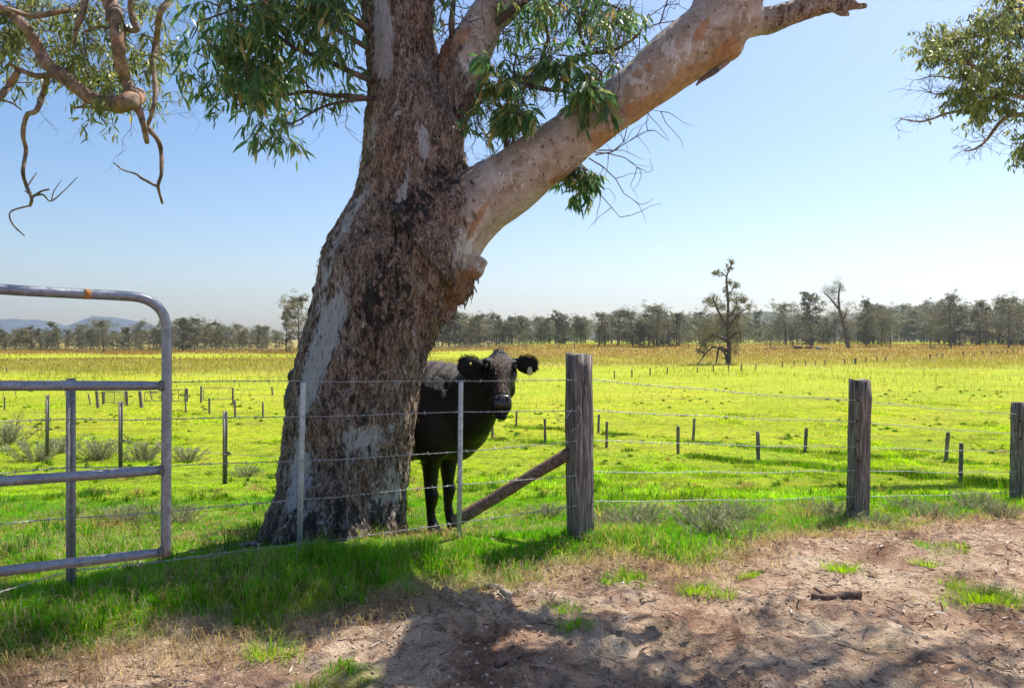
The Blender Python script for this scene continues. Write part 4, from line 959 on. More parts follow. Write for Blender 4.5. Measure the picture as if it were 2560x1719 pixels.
lone(*Z6(845, 583), 0, [(z6l([(845, 590), (848, 500), (842, 400), (846, 300), (840, 200), (838, 145), (858, 90), (870, 58)]), 4.2, 1.0), (z6l([(845, 592), (846, 540), (848, 470)]), 7, 3.5), (z6l([(838, 145), (815, 120), (785, 125)]), 1.6, .8), (z6l([(842, 400), (800, 330), (770, 270), (760, 250)]), 3.5, 1), (z6l([(845, 350), (890, 300), (900, 240)]), 3, 1),
      (z6l([(846, 400), (900, 330), (950, 300)]), 3, 1), (z6l([(846, 240), (870, 210), (878, 185)]), 1.6, .7), (z6l([(845, 470), (780, 440), (730, 470), (700, 530)]), 4, 1), (z6l([(848, 520), (800, 500), (785, 560), (775, 590)]), 3, 1), (z6l([(846, 460), (900, 420), (905, 480)]), 3, 1), (z6l([(840, 560), (820, 520), (760, 500), (690, 582)]), 3, 1)],
     [(*Z6(a, b), r) for a, b, r in ((855, 75, 6), (850, 100, 7), (785, 125, 9), (840, 215, 9), (872, 190, 8), (845, 170, 7), (770, 255, 14), (750, 280, 10), (800, 290, 12), (905, 245, 13), (930, 265, 10), (880, 300, 12), (955, 300, 11), (900, 340, 12), (820, 340, 10), (750, 360, 20), (790, 400, 22), (730, 420, 18), (880, 390, 18), (890, 440, 20), (770, 460, 22), (720, 480, 12), (720, 520, 10), (890, 490, 14), (860, 250, 8))],
     'lone tree with a bare twisted top and broken limbs touching the ground, in mid paddock', 8)
lone(*Z6(1452, 503), 0, [(z6l([(1455, 508), (1440, 460), (1425, 380), (1405, 310), (1400, 240), (1410, 180)]), 5, 1.4), (z6l([(1405, 310), (1360, 250), (1330, 220)]), 2.4, 1), (z6l([(1425, 360), (1450, 310)]), 2, 1)],
     [(*Z6(a, b), r) for a, b, r in ((1410, 170, 12), (1430, 205, 9), (1400, 190, 10), (1350, 220, 16), (1330, 215, 10), (1380, 240, 14), (1400, 290, 12), (1440, 290, 10), (1380, 330, 12), (1445, 330, 10), (1370, 210, 10))], 'tall leaning pale-trunked tree in the right half of the treeline', 5)
# green bushes before the trees
for i, (px, py, wd, hh, lab) in enumerate(((1275, 785, 26, 24, 'yellow-green bush at the foot of the treeline behind the cow'), (1310, 786, 30, 26, 'wider yellow-green bush beside the first behind the cow'), (1570, 786, 22, 22, 'green bush under the dark clump left of the lone tree'), (1757, 784, 30, 24, 'rounded olive bush right of the lone tree'),
                                           (2122, 776, 34, 42, 'big olive bush left of the right-hand stand'), (2030, 770, 26, 36, 'pale green bush in the gap near the right stand'), (1200, 786, 20, 12, 'small bush low in the far field behind the cow'))):
    b_ = far_tree(300 + i, 4.0, 2.2, 1500, 12, .02, mat=M_FARG, trunk_r=.12); del b_['h']; b_.name = 'bush'
    Y = 215; x = (px * K - 1280) / F * Y; z = Hs(x, Y); s = (EYE - ((py - hh) * K - HOR) / F * Y - z) / 4.2; b_.location = (x, Y, z); b_.scale = (s * wd / hh * .9,) * 2 + (s,); tag(b_, lab, 'bush')
# low dark hedge under the left treeline
hx = rng.uniform(-190, 230, 12000); hy = np.where(hx < 5, 250, 300 + 12 * np.sin(hx * .05)) + rng.normal(size=12000) * 3.6
P = np.stack([hx, hy, H(hx, hy) + np.abs(rng.normal(size=12000)) * 1.1], 1); D = rng.normal(size=(12000, 3)); D /= np.linalg.norm(D, axis=1)[:, None]
V, f = leaves(P, D, rng.uniform(.3, .7, 12000), rng.uniform(.15, .35, 12000)); tag(mk('undergrowth', V, f, M_FAR), 'low dark scrub at the foot of the left treeline', 'scrub', kind='stuff')

# ------------------------------------------------------------ fences
def wood_post(name, base, top, wd, parent, rz=0, m=M_POST, dp=None, rough=.006):
    """squared weathered post, slightly uneven"""
    a = Acc(); base = Vector(base); top = Vector(top); n = 9; dp = dp or wd
    V = []; off = [(-1, -1), (-.35, -1.0), (.35, -1.0), (1, -1), (1, -.3), (1, .35), (1, 1), (.3, 1), (-.4, 1), (-1, 1), (-1, .3), (-1, -.35)]
    for i in range(n + 1):
        t = i / n; c = base.lerp(top, t)
        for k, (u, v) in enumerate(off):
            ch = .93 if abs(u) == 1 and abs(v) == 1 else 1.0
            u2 = u * wd / 2 * ch + random.gauss(0, rough * .5); v2 = v * dp / 2 * ch + random.gauss(0, rough * .5)
            V.append((c.x + u2 * math.cos(rz) - v2 * math.sin(rz), c.y + u2 * math.sin(rz) + v2 * math.cos(rz), c.z + (random.gauss(0, .006) if i == n else 0)))
    k = len(off); f = [(i * k + j, i * k + (j + 1) % k, (i + 1) * k + (j + 1) % k, (i + 1) * k + j) for i in range(n) for j in range(k)] + [tuple(range(n * k, n * k + k)), tuple(range(k - 1, -1, -1))]
    a.add(V, f); return mka(name, a, m, parent, smooth=False)
near = empty('wire_fence', (0, 0, 0), label='near barbed wire fence with timber posts and silver steel pickets before the cow', cat='fence')
S0 = W(1325, 1262, 5.3); S1 = W(2148 / K, 1178, 7.2); S2 = W(2325, 1145, 9.2)
p0 = wood_post('post', (S0.x, 5.35, -.25), (W(1321, 808, 5.3).x, 5.35, W(1321, 806, 5.35).z), .155, near, R(24))
p1 = wood_post('post', (W(1955, 1180, 7.25).x, 7.25, -.5), (W(1961, 865, 7.25).x, 7.25, W(1961, 865, 7.25).z), .155, near, R(20))
p2 = wood_post('post', (W(2322, 1140, 9.25).x, 9.25, -.8), (W(2327, 917, 9.25).x, 9.25, W(2327, 917, 9.25).z), .155, near, R(20))
p3 = wood_post('post', (9.25, 11.3, -1.2), (9.25, 11.3, .4), .155, near, R(20))
p3b = wood_post('post', (12.1, 13.3, -1.6), (12.1, 13.3, .1), .155, near, R(20))
# bored holes: dark discs on the post faces stand in for the shade inside
M_HOLE = m_plain('hole_shade', (.012, .01, .008), .9, .1)
def hole(px, py, Y, par, r=.011):
    a = Acc(); c = W(px, py, Y); nx_ = Vector((math.sin(R(24)) * 1, -math.cos(R(24)), 0)); u = Vector((math.cos(R(24)), math.sin(R(24)), 0))
    P = [c - nx_ * .01, c + nx_ * .003]; tube(a, P, [r, r], 10); mka('bolt_hole', a, M_HOLE, par)
for py in (862, 938, 1010, 1090, 1160): hole(1313, py, 5.268, p0)
for py in (912, 960, 1005, 1050): hole(1957, py, 7.17, p1, .012)
for py in (960, 1000): hole(2327, py, 9.17, p2, .014)
# brace pole leaning on the strainer post
ac = Acc(); A = W(1300, 1032, 5.36); B = W(1035, 1190, 5.42); A = W(1303, 1030, 5.36)
P, r_ = smooth_path([A, A.lerp(B, .35) + Vector((0, 0, .004)), A.lerp(B, .7), B], [.046, .043, .045, .048], 5); tube(ac, P, r_, 10, wob=.06, asp=.95)
mka('brace', ac, M_BRACE, near)
def round_picket(px, top, bx, bot, Y, name='steel_picket', mat=M_PICKET, r=.019):
    a = Acc(); A = W(px, top, Y); B = W(bx, bot, Y); B = B + (B - A).normalized() * .12
    tube(a, [A, A + (B - A) * .02, (A + B) / 2, B], [r * .85, r, r, r], 12, wob=.02); return mka(name, a, mat, near)
round_picket(692, 868, 682, 1272, 5.02); round_picket(1051, 867, 1047, 1226, 5.2, r=.0175)
def star_picket(px, top, bot, Y, parent, mat=M_STAR, wd=.04, lean=0, name='star_picket'):
    """three winged steel post with holes down the wing"""
    A = W(px + lean, top, Y); B = W(px, bot, Y); B.z -= .1; V = []; fl = Acc()
    for k in range(3):
        an = math.pi / 2 + k * 2 * math.pi / 3 + .25; d = Vector((math.cos(an), math.sin(an), 0)) * wd * .62; t = Vector((-math.sin(an), math.cos(an), 0)) * .0035
        q_ = []
        for P in (B, A): q_ += [P - t, P + t, P + d + t, P + d - t]
        fl.add([tuple(v) for v in q_], [(0, 1, 2, 3), (7, 6, 5, 4), (0, 4, 5, 1), (1, 5, 6, 2), (2, 6, 7, 3), (3, 7, 4, 0)])
    o = mka(name, fl, mat, parent, smooth=False); hl = Acc(); n = int((A - B).length / .075)
    for i in range(2, n):
        c = A.lerp(B, i / n); an = math.pi / 2 + 2 * 2 * math.pi / 3 + .25; d = Vector((math.cos(an), math.sin(an), 0)) * wd * .42; t = Vector((-math.sin(an), math.cos(an), 0))
        tube(hl, [c + d - t * .006, c + d + t * .006], [.004, .004], 6)
    mka('holes', hl, M_PICKET, o); return o
star_picket(163, 862, 1342, 4.2, near, M_OLDGALV, .044)
M_BWIRE = M_WIRE
def barbed(parent, P, sag=.0, r=.0029, barb=.11, name='barbed_wire'):
    a = Acc(); tot = 0
    for i in range(len(P) - 1):
        A, B = Vector(P[i]), Vector(P[i + 1]); L = (B - A).length; n = max(3, int(L / .02)); d = (B - A).normalized(); u = d.cross(Vector((0, 0, 1))).normalized(); v = d.cross(u)
        for ph in (0, math.pi):
            Q = []
            for j in range(n + 1):
                t = j / n; p = A.lerp(B, t); p.z -= sag * 4 * t * (1 - t) + .006 * math.sin(t * L * 4 + i) * math.sin(math.pi * t); an = t * L * 75 + ph
                Q.append(p + (u * math.cos(an) + v * math.sin(an)) * r * .7)
            tube(a, Q, [r * .62] * len(Q), 4)
        x = random.uniform(.02, barb)
        while x < L - .02:
            t = x / L; p = A.lerp(B, t); p.z -= sag * 4 * t * (1 - t) + .006 * math.sin(t * L * 4 + i) * math.sin(math.pi * t)
            for s in (-1, 1):
                an = random.uniform(0, 6.28); e = (u * math.cos(an) + v * math.sin(an)) * .016 + d * s * .006; tube(a, [p - e, p + e * .1 + d * .003 * s, p + e], [r * .35, r * .7, r * .25], 4)
            tube(a, [p - d * .006, p + d * .006], [r * 1.5, r * 1.5], 5); x += barb * random.uniform(.8, 1.2)
    return mka(name, a, M_BWIRE, parent)
def Wl(L): return [W(*p) for p in L]
X0 = -900
# five wires: left edge -> picket 0 -> picket 1 -> picket 2 -> strainer -> post 2 -> post 3 -> on
rowsL = [(868, 868, 868, 868, 865), (957, 955, 949, 938, 936), (1075, 1065, 1050, 1029, 1005), (1190, 1180, 1138, 1104, 1083), (1345, 1300, 1238, 1190, 1152)]
rowsR = [(865, 912, 943), (935, 960, 988), (1003, 1018, 1028), (1075, 1072, 1075), (1142, 1132, 1120)]
for i, (a, b) in enumerate(zip(rowsL, rowsR)):
    barbed(near, Wl([(-330, a[0] + (a[0] - a[1]) * 2, 3.1), (163, a[1], 4.2), (691, a[2], 5.0), (1050, a[3], 5.18), (1316, a[4], 5.24)]), .008)
    barbed(near, Wl([(1350, b[0], 5.36), (1945, b[1], 7.15), (2310, b[2], 9.1)]) + [Vector((9.2, 11.3, [.18, -.02, -.22, -.45, -.7][i])), Vector((12.1, 13.3, [-.15, -.35, -.55, -.8, -1.0][i]))], .012)
a = Acc(); P, r_ = smooth_path(Wl([(1303, 932, 5.25), (1295, 948, 5.2), (1280, 962, 5.2), (1270, 955, 5.2), (1268, 942, 5.2), (1274, 944, 5.2)]), [.0022] * 6, 5); tube(a, P, r_, 4)
P, r_ = smooth_path(Wl([(1318, 925, 5.2), (1326, 945, 5.2), (1318, 970, 5.2), (1300, 985, 5.22)]), [.0018] * 4, 5); tube(a, P, r_, 4); mka('wire_tail', a, M_WIRE, near)

# dark star picket fence behind on the left
sf = empty('wire_fence', (0, 0, 0), label='row of dark steel star pickets behind the gate running toward the trunk', cat='fence')
for px, top, bot, Y in ((-190, 880, 985, 22), (108, 900, 1030, 17.6), (275, 915, 1065, 15.2), (513, 937, 1103, 13.7)):
    s = star_picket(px, top, bot, Y, sf, M_STAR, .075, 1)
    ins = Acc(); c = W(px + 4, top + (bot - top) * (.6 if px < 500 else .58), Y); tube(ins, [c, c + Vector((.05, -.03, .01)), c + Vector((.09, -.03, -.01))], [.02, .032, .016], 6); mka('insulator', ins, m_plain('insulator_black', (.02, .02, .02), .5), s)
ac = Acc(); Q = [W(*p) for p in ((-190, 951, 21.9), (111, 978, 17.5), (278, 1005, 15.1), (516, 1035, 13.6), (700, 1045, 13.2))]
for i in range(4):
    tube(ac, [Q[i].lerp(Q[i + 1], t) for t in (0, .5, 1)], [.004] * 3, 4)
mka('plain_wire', ac, M_WIRE, sf)

# low old posts in the paddock
def field_fence(label, posts, wd_scale=1.0, grp=None, wire=False, name='post_fence'):
    """posts: (px, base, top, width px, lean px)"""
    root = empty(name, (0, 0, 0), label=label, cat='fence'); tops = []
    for p in posts:
        px, b, t, wd, ln = (list(p) + [3.5, 0])[:5] if len(p) < 5 else p
        gx, gy = ground_at(px, b); z = Hs(gx, gy); hh = (b - t) * K / F * gy; w_ = wd * K / F * gy * wd_scale * .72
        wood_post('post', (gx, gy, z - .15), (gx + ln * K / F * gy, gy + random.uniform(-.04, .04), z + hh), w_, root, random.uniform(-.5, .5), M_POST, w_ * .8, w_ * .08); tops.append(Vector((gx, gy, z + hh * .75)))
    if wire:
        a = Acc(); tops.sort(key=lambda v: v.x)
        for A, B in zip(tops[:-1], tops[1:]):
            for d in (0, .3): tube(a, [A - Vector((0, 0, d)), (A + B) / 2 - Vector((0, 0, d + .04)), B - Vector((0, 0, d))], [.003] * 3, 3)
        mka('plain_wire', a, M_WIRE, root)
    return root
fa = field_fence('nearer line of low weathered posts crossing the green paddock', [(x_, b, t, w_, random.uniform(-1, 1)) for x_, b, t, w_ in
    ((1123, 1000, 950, 7), (1243, 1012, 955, 8), (1383, 1020, 960, 8), (1546, 1034, 971, 9), (1729, 1053, 982, 10), (1945, 1072, 995, 10), (2190, 1095, 1008, 11), (2480, 1125, 1022, 12))])
fb = field_fence('farther line of low split posts crossing the green paddock', [(x_, b, t, w_, l_) for x_, b, t, w_, l_ in
    ((1177, 973, 936, 6, 1), (1364, 987, 945, 7, 2), (1580, 1006, 954, 8, 3), (1835, 1030, 974, 9, 3), (2156, 1050, 985, 10, 6), (2500, 1072, 1000, 10, 2))])
fd = field_fence('line of thin low posts left of the trunk in the paddock', [(x_ / 2.773, 583.7 + b / 2.773, 583.7 + t / 2.773, w_ / 2.773, l_) for x_, b, t, w_, l_ in
    ((1175, 990, 885, 13, -1), (1325, 1000, 897, 15, 0), (1488, 1022, 910, 16, -1), (1663, 1022, 922, 14, 0), (1800, 965, 880, 14, 0), (1725, 880, 825, 12, -2), (28, 972, 888, 12, 0), (290, 955, 882, 6, 2), (150, 722, 703, 7, 0), (560, 715, 690, 6, 0), (935, 702, 684, 6, 0), (1608, 682, 655, 6, 0), (40, 737, 708, 8, 2))])
fc_ = field_fence('long line of tiny posts running to the right across the far paddock', [(*Z6(x_, b), (620 + t / 2.013) / K, w_ / 2.2, random.uniform(-.6, .6)) for x_, b, t, w_ in
    ((273, 655, 615, 8), (362, 650, 610, 8), (453, 643, 603, 8), (540, 636, 598, 7), (690, 626, 598, 7), (771, 622, 590, 7), (848, 619, 586, 7), (912, 618, 583, 9), (985, 613, 584, 7), (1120, 600, 571, 7), (1178, 595, 567, 7), (1236, 592, 567, 6), (1285, 591, 567, 6), (1332, 590, 564, 7), (1433, 587, 556, 7),
     (1485, 583, 553, 14), (1540, 576, 548, 7), (1595, 572, 545, 6), (1638, 571, 543, 7), (1862, 559, 532, 8), (1897, 551, 529, 6), (1926, 549, 529, 6), (2028, 542, 521, 7), (2085, 538, 522, 5), (2128, 537, 517, 6), (2170, 536, 520, 7), (2198, 534, 515, 6), (2226, 531, 513, 6), (2251, 531, 510, 6), (2280, 527, 509, 5))])
fe = field_fence('row of tiny leaning stakes in the bright strip below the left treeline', [(x_ / 2.773, 583.7 + (662 - x_ * .012) / 2.773, 583.7 + (644 - x_ * .012) / 2.773, 2.0, random.uniform(-2, 2)) for x_ in
    (40, 128, 190, 258, 315, 350, 440, 478, 565, 600, 660, 712, 745, 832, 908, 970, 1100, 1140, 1185, 1230, 1290, 1350, 1410, 1475, 1530, 1580, 1655, 1705, 1745, 1820, 1850)])
# old stockyard
yard = field_fence('old stockyard of thick leaning posts seen through and beside the gate', [(x_ / 2.773, 583.7 + b / 2.773, 583.7 + t / 2.773, w_ / 2.773, l_) for x_, b, t, w_, l_ in
    ((575, 942, 868, 10, -7), (622, 960, 852, 22, -3), (653, 935, 855, 20, 0), (803, 945, 852, 24, -2), (897, 960, 852, 24, -4), (960, 905, 850, 10, -3), (1180, 920, 835, 24, 0), (1272, 925, 822, 17, 0), (1475, 940, 832, 14, -1))], name='stockyard')
def yard_gate(x0, x1, t0, t1, b0, b1, label, mesh=True):
    q = lambda x_, y_: (x_ / 2.773, 583.7 + y_ / 2.773)
    gx, gy = ground_at(*q((x0 + x1) / 2, max(b0, b1) + 6)); r = empty('farm_gate', (0, 0, 0), label=label, cat='gate')
    C = [W(*q(x0, b0), gy), W(*q(x0, t0), gy), W(*q(x1, t1), gy + .3), W(*q(x1, b1), gy + .3)]
    a = Acc()
    for i in range(4): tube(a, [C[i], C[(i + 1) % 4]], [.022, .022], 6)
    mka('frame', a, M_STAR, r); a = Acc()
    tube(a, [C[0].lerp(C[3], .5), C[1].lerp(C[2], .5)], [.014, .014], 5)
    if mesh:
        for t in (.2, .4, .6, .8): tube(a, [C[0].lerp(C[1], t), C[3].lerp(C[2], t)], [.006] * 2, 4)
        for t in np.linspace(.06, .94, 16): tube(a, [C[0].lerp(C[3], t), C[1].lerp(C[2], t)], [.005] * 2, 4)
    else:
        tube(a, [C[0], C[1].lerp(C[2], .5), C[3]], [.012] * 3, 5)
    mka('infill', a, M_STAR, r)
yard_gate(662, 785, 856, 856, 922, 935, 'old mesh gate leaning between the thick stockyard posts')
yard_gate(1088, 1168, 845, 845, 915, 912, 'small braced metal gate just right of the big gate upright', False)
yard_gate(1288, 1468, 832, 830, 910, 902, 'wide empty metal frame gate at the right end of the stockyard', False)
yard_gate(915, 1020, 860, 856, 915, 912, 'braced stockyard gate behind the big gate upright', False)

# ------------------------------------------------------------ tubular farm gate in front
gate = empty('farm_gate', (0, 0, 0), label='galvanised tubular farm gate with rounded top corner at the left edge', cat='gate')
YG0 = 3.5          # depth at the visible end
def GP(px, py):
    Y = YG0 - (380 - px) / 380 * .42; return W(px, py, Y)
a = Acc(); pr = .0225
P, r_ = smooth_path([GP(-1500, 560), GP(-700, 600), GP(-300, 632), GP(0, 659), GP(150, 668), GP(270, 674), GP(320, 679), GP(350, 692), GP(370, 713), GP(379, 745), GP(380, 800), GP(380, 900), GP(379, 1080), GP(378, 1266)], [pr] * 14, 8)
tube(a, P, r_, 18); fr = mka('frame', a, M_GATE, gate)
for la, (yl, yr) in (('r', (879, 879)), ('r', (1097, 1071)), ('r', (1302, 1257))):
    a = Acc(); sl_ = (yl - yr) / 380
    tube(a, [GP(x_, yl - sl_ * x_) for x_ in (-1500, -700, -200, 0, 120, 240, 330, 372)], [pr * .97] * 7 + [pr * .8], 16, wob=.015); rl = mka('rail', a, M_GATE, gate)
    a = Acc(); c = GP(372, yr); tube(a, [c + Vector((-.016, 0, 0)), c + Vector((.006, 0, 0))], [pr * 1.1, pr * 1.35], 14); mka('weld', a, M_STAR, rl)
a = Acc(); tube(a, [GP(190, 670.2), GP(206, 671)], [pr * 1.02] * 2, 18); mka('rust_band', a, M_RUST, fr)
a = Acc(); P, r_ = smooth_path([GP(45, 900), GP(60, 870), GP(140, 868), GP(150, 872), GP(160, 898), GP(172, 905), GP(185, 912)], [.0014] * 7, 6)
P = [p + Vector((0, -.03, 0)) for p in P]; tube(a, P, r_, 4); mka('tie_wire', a, M_WIRE, gate)

# ------------------------------------------------------------ cow
def m_hide():
    m, nt, b, N, L = newmat('black_hide'); V = objvec(nt)
    c = ramp(nt, nz(nt, 5, 4, .6, V), [(.35, (.003, .0025, .002)), (.7, (.008, .005, .004))])
    ba = attr(nt, 'Brown'); c = mixc(nt, math_(nt, 'MULTIPLY', ba.outputs['Fac'], ramp(nt, nz(nt, 40, 4, .7, V), [(.35, (.2,) * 3), (.6, (1,) * 3)])), c, (.085, .042, .028))
    L.new(c, b.inputs['Base Color'])
    b.inputs['Roughness'].default_value = .40; b.inputs['Specular IOR Level'].default_value = .26
    b.inputs['Sheen Weight'].default_value = .0; b.inputs['Sheen Roughness'].default_value = .4; b.inputs['Sheen Tint'].default_value = (.6, .4, .32, 1)
    L.new(ramp(nt, nz(nt, 14, 5, .7, V), [(.3, (.26,) * 3), (.7, (.48,) * 3)]), b.inputs['Roughness'])
    bump(nt, b, math_(nt, 'ADD', nz(nt, 70, 5, .75, V, (1, 1, .35)), nz(nt, 9, 3, .5, V)), .012, .8); return m
M_HIDE = m_hide()
cu = Vector((.965, -.262, 0)).normalized(); cv = Vector((-cu.y, cu.x, 0))     # forward, cow's left
CZ = -.22; C0 = Vector((-.64, 6.58, CZ)) - cu * .55
C0.z = CZ
cow = empty('cow', C0 , label='black cow with tagged ears peering out from behind the big gum trunk', cat='cow')
ac = Acc()
def bring(x, zc, hh, hw, yc=0): loc_ = cu * x + cv * yc; return (loc_ + Vector((0, 0, zc)), cv * hw, Vector((0, 0, hh)))
loft(ac, [bring(-.93, 1.22, .10, .10), bring(-.88, 1.13, .26, .22), bring(-.78, 1.09, .36, .29), bring(-.62, 1.08, .40, .33), bring(-.35, 1.06, .41, .36), bring(-.05, 1.05, .42, .38), bring(.25, 1.06, .43, .36), bring(.5, 1.09, .44, .32),
          bring(.7, 1.08, .43, .28), bring(.86, 1.07, .36, .24), bring(.97, 1.08, .26, .19), bring(1.03, 1.10, .15, .12)], 28)
lo = lambda x, y, z: cu * x + cv * y + Vector((0, 0, z))
# withers and hip bones, brisket, belly
ball(ac, tuple(lo(.52, 0, 1.42)), (.22, .12, .10)); ball(ac, tuple(lo(-.72, -.2, 1.38)), (.12, .12, .09)); ball(ac, tuple(lo(-.72, .2, 1.38)), (.12, .12, .09)); ball(ac, tuple(lo(.74, 0, .80)), (.15, .15, .15)); ball(ac, tuple(lo(.55, -.22, .98)), (.24, .14, .33)); ball(ac, tuple(lo(.55, .22, .98)), (.24, .14, .33))
# front legs
for sx, x0 in ((-1, .53), (1, .58)):
    P, r_ = smooth_path([lo(x0 + .02, sx * .17, .92), lo(x0, sx * .16, .74), lo(x0 - .01, sx * .15, .58), lo(x0 - .01, sx * .15, .42), lo(x0, sx * .15, .36), lo(x0 - .01, sx * .15, .24), lo(x0, sx * .15, .15), lo(x0 + .02, sx * .15, .08), lo(x0 + .04, sx * .15, .015)], [.15, .11, .075, .056, .064, .042, .045, .055, .066], 5)
    tube(ac, P, r_, 14)
for sx, x0 in ((-1, -.78), (1, -.70)):
    x0 += .08
    P, r_ = smooth_path([lo(x0 + .05, sx * .18, 1.05), lo(x0 + .10, sx * .19, .80), lo(x0 + .02, sx * .17, .62), lo(x0 - .10, sx * .16, .47), lo(x0 - .06, sx * .16, .28), lo(x0 - .03, sx * .16, .14), lo(x0 - .01, sx * .16, .08), lo(x0 + .02, sx * .16, .015)], [.24, .17, .11, .07, .052, .052, .06, .07], 5)
    tube(ac, P, r_, 14)
# neck toward the head
HP = W(1138, 806, 6.13) - C0; HM = W(1143, 932, 5.8) - C0
P, r_ = smooth_path([lo(.55, 0, 1.15), lo(.78, -.04, 1.16), (lo(.78, -.04, 1.16) + HP + Vector((0, .12, -.14))) / 2 + Vector((.0, 0, 0)), HP + Vector((-.02, .13, -.12))], [.34, .28, .20, .13], 6); tube(ac, P, r_, 18)
P, r_ = smooth_path([lo(.78, -.04, .98), lo(.93, -.12, 1.02), HP + Vector((0, .1, -.24))], [.2, .16, .09], 5); tube(ac, P, r_, 14)
# head
ax = (HM - HP); Lh = ax.length; ax.normalize(); sd_ = Vector((1, .12, -.03)); sd_ = (sd_ - ax * sd_.dot(ax)).normalized(); fd_ = ax.cross(sd_).normalized()
if fd_.y > 0: fd_ = -fd_          # face side, toward the camera
def hr(t, w_, d, off=0): return (HP + ax * (Lh * t) + fd_ * off, sd_ * w_, fd_ * d)
loft(ac, [hr(-.05, .05, .05, -.03), hr(.0, .075, .08, -.03), hr(.10, .115, .115, -.03), hr(.22, .145, .135, -.035), hr(.34, .15, .14, -.03), hr(.46, .13, .125, -.02), hr(.58, .102, .105, -.01), hr(.70, .075, .09, 0), hr(.80, .075, .082, .005), hr(.90, .085, .078, .005), hr(.99, .083, .07, 0), hr(1.06, .062, .05, -.005)], 24)
hp = lambda t, s, f: HP + ax * (Lh * t) + sd_ * s + fd_ * f
ball(ac, tuple(hp(.25, -.105, .05)), .045); ball(ac, tuple(hp(.25, .105, .05)), .045)       # brow ridges
ball(ac, tuple(hp(.55, -.06, -.07)), (.07, .09, .09)); ball(ac, tuple(hp(.55, .06, -.07)), (.07, .09, .09))     # jaw
ball(ac, tuple(hp(.0, 0, .0)), (.065, .06, .05)); ball(ac, tuple(hp(1.10, 0, -.03)), (.055, .05, .03))           # poll, chin
co, no, fc = remesh(ac, .012, 6)
# ribs and loose skin
dl = (co @ np.array([cu.x, cu.y, 0])); z_ = co[:, 2]
rib = np.sin(dl * 42 + z_ * 6) * .004 * sst(.55, .2, np.abs(dl + .05)) * sst(.7, 1.0, z_) * sst(1.5, 1.3, z_) + np.sin(dl * 62 - z_ * 30) * .0055 * sst(.0, .35, dl) * sst(.85, .6, dl) * sst(1.2, 1.38, z_)
fold = (fbm3(co[:, 0] * 5, co[:, 1] * 5, z_ * 5, 61, 2) - .5) * .02
# sunken nostrils and eye sockets
dent = 0
for s in (-1, 1):
    for c, rr_, dp_ in ((hp(.93, s * .045, .078), .020, .022), (hp(.36, s * .125, .06), .03, .012)):
        d2 = ((co - np.array(c)) ** 2).sum(1); dent = dent + np.exp(-d2 / rr_ ** 2) * dp_
co = co + no * (rib + fold - dent)[:, None]
body = mk('body', co, fc, M_HIDE, cow)
sd = (co - np.array(hp(.45, .005, .1))) @ np.array(sd_); td = (co - np.array(HP)) @ np.array(ax) / Lh
face = np.exp(-(sd / .05) ** 2) * sst(.05, .25, td) * sst(.9, .75, td) * ((co - np.array(hp(.45, 0, 0))) @ np.array(fd_) > .03) * (np.linalg.norm(co - np.array(hp(.45, 0, 0)), axis=1) < .36)
br = np.clip(face * .9 + .8 * sst(1.36, 1.48, z_) * sst(-.6, -.2, dl) * (td > 2) + sst(1.38, 1.5, z_) * .5 * (dl < .8), 0, 1)  # sun-browned coat plus painted sheen on topline and forehead streak
at_ = body.data.attributes.new('Brown', 'FLOAT', 'POINT'); at_.data.foreach_set('value', br.astype(np.float32))
M_NOSE = m_plain('wet_nose', (.035, .028, .028), .22, .3, 60)
M_EYE = m_plain('eye', (.01, .007, .005), .08, .1)
for s in (-1, 1):
    a = Acc(); ball(a, tuple(hp(.345, s * .118, .075)), .021, 10); mka('eye', a, M_EYE, cow)
a = Acc(); rings = [hr(.855, .052, .010, .075), hr(.89, .064, .018, .074), hr(.94, .068, .022, .068), hr(.99, .062, .022, .058), hr(1.03, .045, .015, .048)]; loft(a, rings, 18)
co2, no2, f2_ = remesh(a, .005, 4)
dent = 0
for s in (-1, 1):
    d2 = ((co2 - np.array(hp(.925, s * .042, .09))) ** 2).sum(1); dent = dent + np.exp(-d2 / .014 ** 2) * .02
mk('muzzle', co2 - no2 * np.asarray(dent)[:, None], f2_, M_NOSE, cow)
for s in (-1, 1):
    a = Acc(); tube(a, [hp(.925, s * .043, .076), hp(.925, s * .046, .0945)], [.012, .010], 10); mka('nostril', a, M_HOLE, cow)  # dark plugs stand in for the shade inside the nostrils
# ears: cupped, hairy rims
def ear(s, base, tip, wid, name='ear'):
    a = Acc(); B = Vector(base); T_ = Vector(tip); d = T_ - B; L = d.length; d.normalize(); up = Vector((0, 0, 1)); up = (up - d * up.dot(d)).normalized(); nn_ = d.cross(up)
    rings = []
    for t, w_ in ((-.15, .35), (.0, .5), (.2, .85), (.45, 1.0), (.7, .97), (.88, .72), (.97, .42), (1.0, .15)):
        rings.append((B + d * L * t + up * (-.012 * math.sin(t * 3)), up * wid * w_, nn_ * (.030 - .014 * t)))
    loft(a, rings, 16); e = mka(name, a, M_HIDE, cow)
    h_ = Acc()
    n = 1100; P = []; D = []
    for i in range(n):
        t = random.uniform(.1, 1.0); w_ = np.interp(t, [0, .2, .45, .7, .88, 1], [.5, .85, 1, .97, .72, .2]); sg = random.choice((-1, 1)); P.append(tuple(B + d * L * t + up * wid * w_ * sg * random.uniform(.5, 1)))
        dd = d * random.uniform(.3, 1.2) + up * sg * random.uniform(.1, 1) + Vector((random.gauss(0, .2), random.gauss(-.3, .3), random.gauss(0, .2))); D.append(tuple(dd.normalized()))
    V, f = leaves(np.array(P), np.array(D), rng.uniform(.018, .036, n), np.full(n, .0022), .1); o = mk('ear_hair', V, f, M_HIDE, e); o['kind'] = 'stuff'; return e
